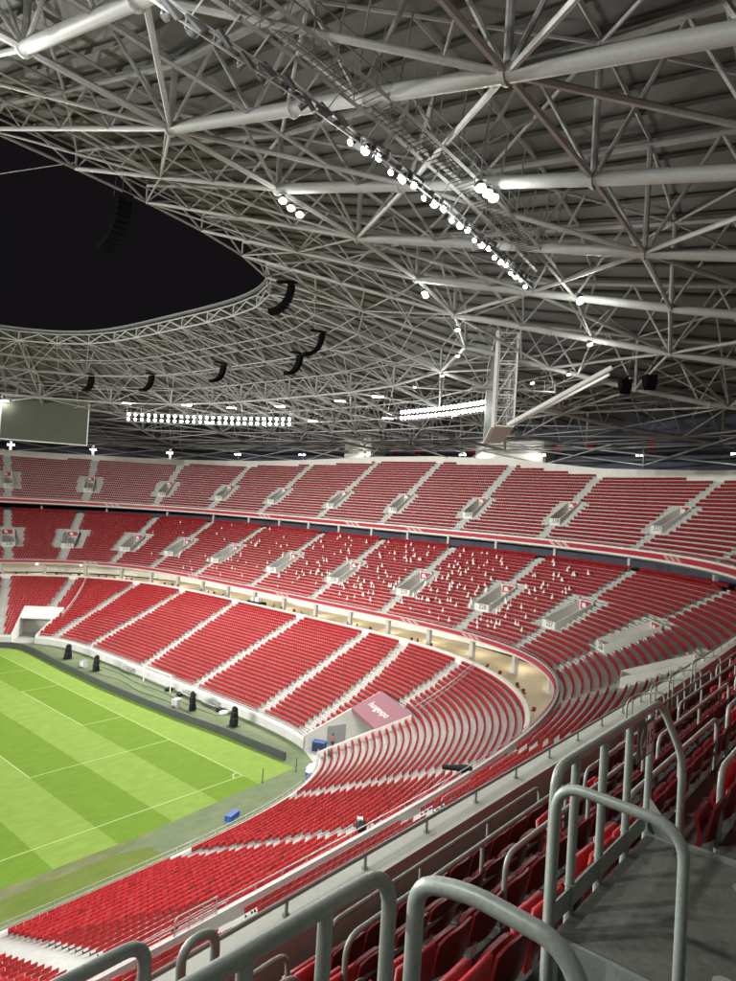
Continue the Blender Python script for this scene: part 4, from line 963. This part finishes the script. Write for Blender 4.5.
def pipe(pts, r=RT, n=12, rad=.1):
    """tube with rounded bends"""
    P = [Vector(p) for p in pts]; out = [P[0]]
    for i in range(1, len(P)-1):
        a = (P[i-1]-P[i]); b = (P[i+1]-P[i]); q = min(rad, a.length*.48, b.length*.48); a.normalize(); b.normalize()
        A, B = P[i]+a*q, P[i]+b*q
        for k in range(7): f = k/6; out.append(A*(1-f)**2+P[i]*2*f*(1-f)+B*f*f)
    out.append(P[-1]); mb = MB(); mb.tube(out, r, n); return mb
y2 = PY+.025; TZ = 29.05
g = thing('guard_rail', 'tall grey green tube guard with upright balusters along the platform edge', 'guard rail', (0, 0, 0))
pipe([(-43.34, y2, 27.5), (-43.34, y2, TZ), (-41.36, y2, TZ), (-41.30, y2-.17, 28.63), (-41.30, y2-.17, 27.6)], .03, 14, .14).build('top_rail', M['rail'], g, True)
for x in (-43.045, -42.58, -42.08, -41.59):
    mb = MB(); mb.tube([(x, y2, 27.9), (x, y2, TZ-.02)], .0275, 12); mb.build('baluster', M['rail'], g, True)
for x in (-43.045, -42.58, -42.08, -41.59):
    mb = MB(); mb.lathe([(.034, .0), (.034, .012), (.026, .012)], 12, (x, y2, 28.262)); mb.lathe([(.0285, .0), (.031, .008), (.0285, .016)], 12, (x, y2, TZ-.045)); mb.build('weld_collar', M['rail'], g, True)
for x, z in ((-43.34, TZ-.19), (-43.34, 28.3)): mb = MB(); mb.lathe([(0, 0), (.008, 0), (.008, .004), (.006, .005), (0, .005)], 8); o = mb.build('bolt', M['dconc'], g); o.location = (x-.03, y2-.008, z); o.rotation_euler = (0, -math.pi/2, 0)
X0, X1, Z0, Z1 = -42.0, -41.65, 28.73, 29.0
mb = MB(); mb.prism([(X0, y2-.034, Z0), (X1, y2-.034, Z0), (X1, y2-.034, Z1), (X0, y2-.034, Z1)], (0, .008, 0)); pl = mb.build('sign_plate', M['green'], g)
mb = MB(); aa = np.linspace(2.0, 4.3, 9); mb.grid([[(X0+.13+r*math.cos(a), y2-.038, (Z0+Z1)/2+r*1.3*math.sin(a)) for a in aa] for r in (.062, .09)]); mb.build('white_arc', M['white'], pl)
mb = MB(); mb.prism([(X0+.09, y2-.038, Z0+.09), (X0+.155, y2-.038, Z0+.09), (X0+.155, y2-.038, Z0+.155)], (0, .003, 0)); mb.build('white_mark', M['white'], pl)
mb = MB(); mb.prism([(X1-.17, y2-.041, Z0+.02), (X1-.03, y2-.041, Z0+.02), (X1-.03, y2-.041, Z1-.02), (X1-.17, y2-.041, Z1-.02)], (0, .006, 0)); mb.build('white_plate', M['white'], pl)
text('15', .15, M['ink'], 'number', pl, frame(Vector((X1-.1, y2-.043, (Z0+Z1)/2)), Vector((1, 0, 0)), Vector((0, 0, 1)), Vector((0, -1, 0))), .001)
h = thing('hand_rail', 'bent tube handrail closing the near side of the platform', 'hand rail')
pipe([(-43.4, PY-.01, 27.0), (-43.4, PY-.01, 29.0), (-43.4, -54.46, 28.98), (-43.4, -54.465, 27.3)], .03, 14, .17).build('tube', M['rail'], h, True)
y1 = -53.81
g = thing('guard_rail', 'thick grey guard rail running in from the lower edge to the stair gap', 'guard rail')
pipe([(-49., y1, 29.2), (-44.97, y1, 29.135), (-44.97, y1, 27.6)], .03, 14, .17).build('top_rail', M['rail'], g, True)
for x in (-45.33, -45.68, -46.03, -46.4): mb = MB(); mb.tube([(x, y1, 27.9), (x, y1, 29.14)], .0275, 12); mb.build('baluster', M['rail'], g, True)
h = thing('hand_rail', 'bent tube handrail dropping out of the lower edge, closest to the viewer', 'hand rail')
pipe([(-45.145, -54.05, 27.4), (-45.145, -54.05, 29.25), (-45.145, -54.25, 29.30), (-45.145, -54.57, 29.285), (-45.145, -54.655, 29.13), (-45.145, -54.66, 27.8)], .03, 14, .09).build('tube', M['rail'], h, True)
h = thing('hand_rail', 'short bent end of a handrail beyond the lower end of the thick guard rail', 'hand rail')
pipe([(-49, -53.3, 28.98), (-45.69, -53.3, 28.95), (-45.69, -53.3, 27.6)], .024, 12, .09).build('tube', M['rail'], h, True)
h = thing('hand_rail', 'small looped tube end just inside the pale parapet', 'hand rail')
pipe([(-45.08, -52.72, 27.3), (-45.10, -52.7, 28.36), (-44.9, -52.7, 28.36), (-44.9, -52.72, 27.3)], .024, 12, .1).build('tube', M['rail'], h, True)
# standing rails along the seat rows
nfr = 0
def row_rail(j, x0, x1):
    global nfr
    y = lambda x: float(T3.at(sx(x), .5+.715*(j+1)-.03)[1]); zt_ = 26.67+.49*j; zf = 25.56+.505*j
    nfr += 1
    t = thing('row_rail', 'tube standing rail behind the %s near seat row, %s length from the lower edge' % (ONES[j], ordw(rail_n[j])), 'row rail', group='standing rails along the seat rows')
    pipe([(x0, y(x0), zf), (x0, y(x0), zt_), (x1, y(x1), zt_), (x1, y(x1), zf)], .024, 10, .16).build('top_rail', M['rail'], t, True)
    n = max(2, int(round((x1-x0)/1.7)))
    for x in np.linspace(x0, x1, n+1)[1:-1]: mb = MB(); mb.tube([(x, y(x), zf), (x, y(x), zt_)], .022, 10); mb.build('post', M['rail'], t, True)
    if j in (1, 3):
        mb = MB(); mb.tube([(x0, y(x0), zt_-.42), (x1, y(x1), zt_-.42)], .018, 8); mb.build('mid_rail', M['rail'], t, True)
rail_n = {}
for j, segs in {0: [(-56, -48), (-47.4, -43.), (-42.5, -38.2), (-37.6, -33.4), (-32.8, -28), (-27.4, -22)], 1: [(-56, -47), (-46.4, -43.6), (-43.1, -39.0), (-38.4, -34.6), (-34, -29), (-28.4, -22)], 2: [(-50, -44.3), (-41.95, -38.4), (-37.8, -33.6), (-33, -28)], 3: [(-41.2, -38), (-37.4, -33.5), (-33, -28)], 4: [(-41.3, -37.), (-36.4, -32)]}.items():
    for a, b in segs: rail_n[j] = rail_n.get(j, 0)+1; row_rail(j, a, b)
# hoops at the aisle heads by the parapet
for i, x in enumerate((-32.9, -31.3, -29.8, -27.6)):
    h = thing('hoop_rail', 'bent hoop rail at the parapet, %s beyond the tall guard' % ordw(i+1), 'hoop rail', group='hoop rails at the parapet')
    y0 = float(T3.at(sx(x), .62)[1])
    pipe([(x, y0, 25.6), (x, y0, 26.7), (x+.62, y0-.02, 26.72), (x+.66, y0-.55, 26.9), (x+.66, y0-.57, 26.1)], .022, 10, .2).build('tube', M['rail'], h, True)
    mb = MB(); mb.tube([(x+.32, y0-.01, 25.6), (x+.32, y0-.01, 26.7)], .018, 8); mb.build('post', M['rail'], h, True)

# ---------------------------------------------------------------- seats
def row_seats(ring, rows, k, ss, depth, aisles, half, wtot, skip=None, pitch=.5, back=.10):
    w = rows[k][0]+depth-back
    if k == 0 and len(rows) > 1: w = rows[1][0]-back
    fine = np.arange(ss[0], ss[1], .25); P = ring.at(fine, w)
    L = np.concatenate([[0], np.cumsum(np.linalg.norm(np.diff(P, axis=0), axis=1))])
    u = np.interp(np.arange(.3, L[-1], pitch), L, fine); p = ring.at(u, w); q = ring.at(u, w+1.); n = q-p; n /= np.linalg.norm(n, axis=1, keepdims=True)
    ok = np.ones(len(u), bool)
    for a, b in aisles:
        c = ring.at(a+(b-a)*(w-rows[0][0])/wtot, w); ok &= np.hypot(*(p-c).T) > half+.22
    if skip is not None: ok &= ~skip(u, w)
    return np.column_stack([p[ok], np.full(ok.sum(), rows[k][1]), -n[ok], u[ok]])
SEATS = []   # x y z fx fy s tier row
def put(a, tier, row): SEATS.append(np.column_stack([a, np.full(len(a), tier), np.full(len(a), row), np.arange(len(a))]))
for k in range(28):
    sk = lambda u, w: np.any([(u > t_[0]-.5) & (u < t_[1]+.5) & (w < t_[3]+.6) for t_ in TUN], axis=0)
    put(row_seats(T1, rows1, k, (S1a, S1b), .8148, A1, .72, rows1[-1][0]-rows1[0][0], sk), 1, k)
for k in range(25):
    sk = lambda u, w: np.any([(np.abs(u-a) < 2.7) & (w > 5.0) & (w < 12.6) for a in A2 if a > 130], axis=0)
    put(row_seats(T2, rows2, k, (S2a, S2b), .8, [(a, a) for a in A2], .68, 20, sk), 2, k)
for j in range(26):
    sk = lambda u, w: (w > dmax(u)-.1) | np.any([(np.abs(u-a) < 2.6) & (w > V3[0]-.75) & (w < V3[1]+.75) for a in A3], axis=0)
    a = row_seats(T3, rows3f, j, (S3n1, S3b), .85, [(a, a) for a in A3 if a > S3n1+3], .7, 20, sk)
    if len(a): put(a, 3, j)
xs_of = lambda u: np.interp(u, T3.s, T3.P[:, 0])
for j in range(0, 12):
    def sk(u, w, j=j):
        x = xs_of(u)
        if j < 4: return np.abs(x+45.9) < 0
        return x < -41.45
    put(row_seats(T3, rows3, j, (S3n0, S3n1), .715, [], 0, 20, sk, .49, .06), 4, j)
SEATS = np.concatenate(SEATS)

# seat templates
def seat_far(hw=.205):
    v = []; f = []
    def bx(x0, x1, pts):     # pts: 4 (y,z) profile
        k = len(v); m = len(pts)
        for x in (x0, x1): v.extend((x, y, z) for y, z in pts)
        f.extend([(k+i, k+(i+1) % m, k+m+(i+1) % m, k+m+i) for i in range(m)]); f.append(tuple(k+i for i in reversed(range(m)))); f.append(tuple(k+m+i for i in range(m)))
    bx(-hw, hw, [(.02, .40), (-.03, .83), (.0, .84), (.05, .40)])
    bx(-hw+.005, hw-.005, [(.07, .38), (.11, .74), (.16, .73), (.13, .38)])
    return np.array(v), f
fv, ff = seat_far(); PANF = range(6, 12)

# individual seats: the ones that show largest and are in view
CAM = np.array([-47.02, -55.32, 30.53]); YAW, PIT, ROL, FPX = .7044, .0153, .0603, 657.7
dC = np.array([math.cos(PIT)*math.cos(YAW), math.cos(PIT)*math.sin(YAW), math.sin(PIT)]); rC = np.array([math.sin(YAW), -math.cos(YAW), 0.]); uC = np.cross(rC, dC)
r2 = math.cos(ROL)*rC+math.sin(ROL)*uC; u2 = -math.sin(ROL)*rC+math.cos(ROL)*uC
pc = SEATS[:, :3]+np.array([0, 0, .62])-CAM; dep = pc @ dC; px = pc @ r2/dep*FPX; py = pc @ u2/dep*FPX
inview = (dep > 1.5) & (np.abs(px) < 366) & (np.abs(py) < 488)
bpy.context.view_layer.update(); dg = bpy.context.evaluated_depsgraph_get()
order = np.argsort(np.where(inview, dep, 1e9)); chosen = []
for i in order:
    if len(chosen) >= 300 or not inview[i]: break
    vis = 0
    for dx, dz in ((0, .8), (-.17, .7), (.17, .7), (0, .55)):
        tgt = SEATS[i, :3]+np.array([-SEATS[i, 4]*dx, SEATS[i, 3]*dx, dz]); d = tgt-CAM; L = np.linalg.norm(d); d /= L
        hit, loc, *_ = S.ray_cast(dg, Vector(CAM+d*.05), Vector(d), distance=L-.25)
        if not hit: vis += 1
    if vis: chosen.append(i)
chosen = np.array(chosen)
rest = np.setdiff1d(np.arange(len(SEATS)), chosen)
# stuff: every other seat in one mesh
def seat_mesh(idx, name):
    A = SEATS[idx]; n = len(A); nv = len(fv)
    ja = rng.normal(0, .035, n); c_, s_ = np.cos(ja), np.sin(ja); fx, fy = A[:, 3]*c_-A[:, 4]*s_, A[:, 3]*s_+A[:, 4]*c_
    X = np.stack([fy, -fx, np.zeros(n)], 1); Y = np.stack([fx, fy, np.zeros(n)], 1)
    wx = np.where(A[:, 6] == 3, .88, 1.)[:, None]*fv[None, :, 0]
    co = A[:, None, :3] + wx[:, :, None]*X[:, None] + fv[None, :, 1, None]*Y[:, None] + np.array([0, 0, 1.])*fv[None, :, 2, None]
    loops = np.concatenate([np.array(f) for f in ff]); tot = np.array([len(f) for f in ff]); st = np.concatenate([[0], np.cumsum(tot)[:-1]])
    me = bpy.data.meshes.new(name); me.vertices.add(n*nv); me.vertices.foreach_set('co', co.ravel())
    me.loops.add(n*len(loops)); me.loops.foreach_set('vertex_index', (loops[None]+np.arange(n)[:, None]*nv).ravel().astype(np.int32))
    me.polygons.add(n*len(ff)); me.polygons.foreach_set('loop_start', (st[None]+np.arange(n)[:, None]*len(loops)).ravel().astype(np.int32))
    me.materials.append(M['red']); me.materials.append(M['red2']); me.materials.append(M['redl'])
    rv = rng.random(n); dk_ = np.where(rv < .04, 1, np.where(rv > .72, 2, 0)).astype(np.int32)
    mi = np.repeat(dk_[:, None], len(ff), 1); mi[:, 6:] = 1; me.polygons.foreach_set('material_index', mi.ravel())  # pans take the darker red in place of their own shade
    me.update(calc_edges=True); me.validate()
    o = bpy.data.objects.new(name, me); COL.objects.link(o); return o
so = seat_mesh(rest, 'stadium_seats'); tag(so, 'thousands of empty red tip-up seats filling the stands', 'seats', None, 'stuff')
# detailed seat for the near ones
def shell():
    mb = MB(); nx, nz = 9, 8
    def pt(i, k, d):
        x = (i/(nx-1)-.5)*.46; f = k/(nz-1); z = .52+f*.32 - (abs(x)/.23)**4*.05*f
        y = -.02*f-.035+.05*(x/.23)**2*.8+.03*(1-f)**2+.012*math.sin(f*3.1); return (x, y+d, z)
    F = [[pt(i, k, .0) for i in range(nx)] for k in range(nz)]; Bk = [[pt(i, k, -.022) for i in range(nx)] for k in range(nz)]
    mb.grid(F); mb.grid(Bk)
    edge = lambda G: G[0]+[r[-1] for r in G[1:]]+G[-1][::-1][1:]+[r[0] for r in G[::-1][1:]]
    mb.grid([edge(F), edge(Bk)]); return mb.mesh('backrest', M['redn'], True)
def pan():
    mb = MB(); nx, nz = 7, 6
    def pt(i, k, d):
        x = (i/(nx-1)-.5)*.42; f = k/(nz-1); z = .46+f*.24-(abs(x)/.21)**4*.03*f; return (x, .06+.03*f-.02*math.sin(f*3.1)+d, z)
    F = [[pt(i, k, .0) for i in range(nx)] for k in range(nz)]; Bk = [[pt(i, k, .035) for i in range(nx)] for k in range(nz)]
    mb.grid(F); mb.grid(Bk); edge = lambda G: G[0]+[r[-1] for r in G[1:]]+G[-1][::-1][1:]+[r[0] for r in G[::-1][1:]]
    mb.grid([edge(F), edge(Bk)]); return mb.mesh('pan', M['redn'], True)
def brk():
    mb = MB(); mb.box((0, -.02, .30), (.20, .025, .03))
    for x in (-.17, .17): mb.prism([(x-.012, -.07, .0), (x-.012, .01, .0), (x-.012, .09, .40), (x-.012, -.02, .42)], (.024, 0, 0))
    return mb.mesh('bracket', M['lampb'])
def ntag():
    mb = MB(); mb.prism([(.15, -.078, .53), (.235, -.072, .53), (.243, -.072, .62), (.214, -.074, .59), (.196, -.076, .64), (.174, -.077, .59), (.143, -.078, .62)], (0, .004, 0)); return mb.mesh('number_tag', M['paper'])
meshes = [('backrest', shell()), ('pan', pan()), ('bracket', brk()), ('number_tag', ntag())]
bk = {}; FARM = {}
def seat_label(i):
    tier, row = int(SEATS[i, 6]), int(SEATS[i, 7]); key = (tier, row); n = bk[key] = bk.get(key, 0)+1
    if tier == 4: return 'red seat seen from behind, %s row behind the pale parapet, %s along from below' % (ONES[row], ordw(n))
    nm = {1: 'lower', 2: 'middle', 3: 'upper'}[tier]
    return 'red seat of the %s tier, row %s from its front, %s along from the edge' % (nm, ONES[row] if row < 19 else ordw(row+1), ordw(n))
for i in sorted(chosen, key=lambda i: (SEATS[i, 6], SEATS[i, 7], SEATS[i, 8])):
    x, y, z, fx, fy = SEATS[i, :5]
    t = thing('stadium_seat', seat_label(i), 'seat', (x, y, z), math.atan2(fy, fx)-math.pi/2, 'red seats near the viewer')
    for nm, me in meshes:
        if nm == 'number_tag' and SEATS[i, 6] != 4: continue
        if SEATS[i, 6] != 4 and nm in ('backrest', 'pan'):
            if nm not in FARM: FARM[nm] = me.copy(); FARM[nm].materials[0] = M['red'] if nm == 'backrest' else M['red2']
            me = FARM[nm]
        c = bpy.data.objects.new(nm, me); COL.objects.link(c); c.parent = t

# ---------------------------------------------------------------- night sky, camera, view
W = bpy.data.worlds.new('World'); S.world = W; W.use_nodes = True
bg = W.node_tree.nodes['Background']; bg.inputs['Color'].default_value = (.0046, .0039, .0048, 1); bg.inputs['Strength'].default_value = 1.
cam = bpy.data.cameras.new('Camera'); co = bpy.data.objects.new('Camera', cam); COL.objects.link(co)
cam.sensor_fit = 'VERTICAL'; cam.sensor_height = 24.; cam.lens = FPX/981*24.; cam.clip_start = .05; cam.clip_end = 2000
co.matrix_world = frame(CAM, r2, u2, -dC)
S.camera = co
vs = S.view_settings; vs.view_transform = 'Standard'; vs.look = 'None'; vs.gamma = 1; vs.exposure = EXPO; vs.use_curve_mapping = False
cy = S.cycles; cy.use_denoising = True; cy.max_bounces = 5; cy.diffuse_bounces = 3; cy.glossy_bounces = 2; cy.sample_clamp_indirect = 4; cy.caustics_reflective = False; cy.caustics_refractive = False; cy.use_light_tree = True; cy.use_adaptive_sampling = True; cy.adaptive_threshold = .025
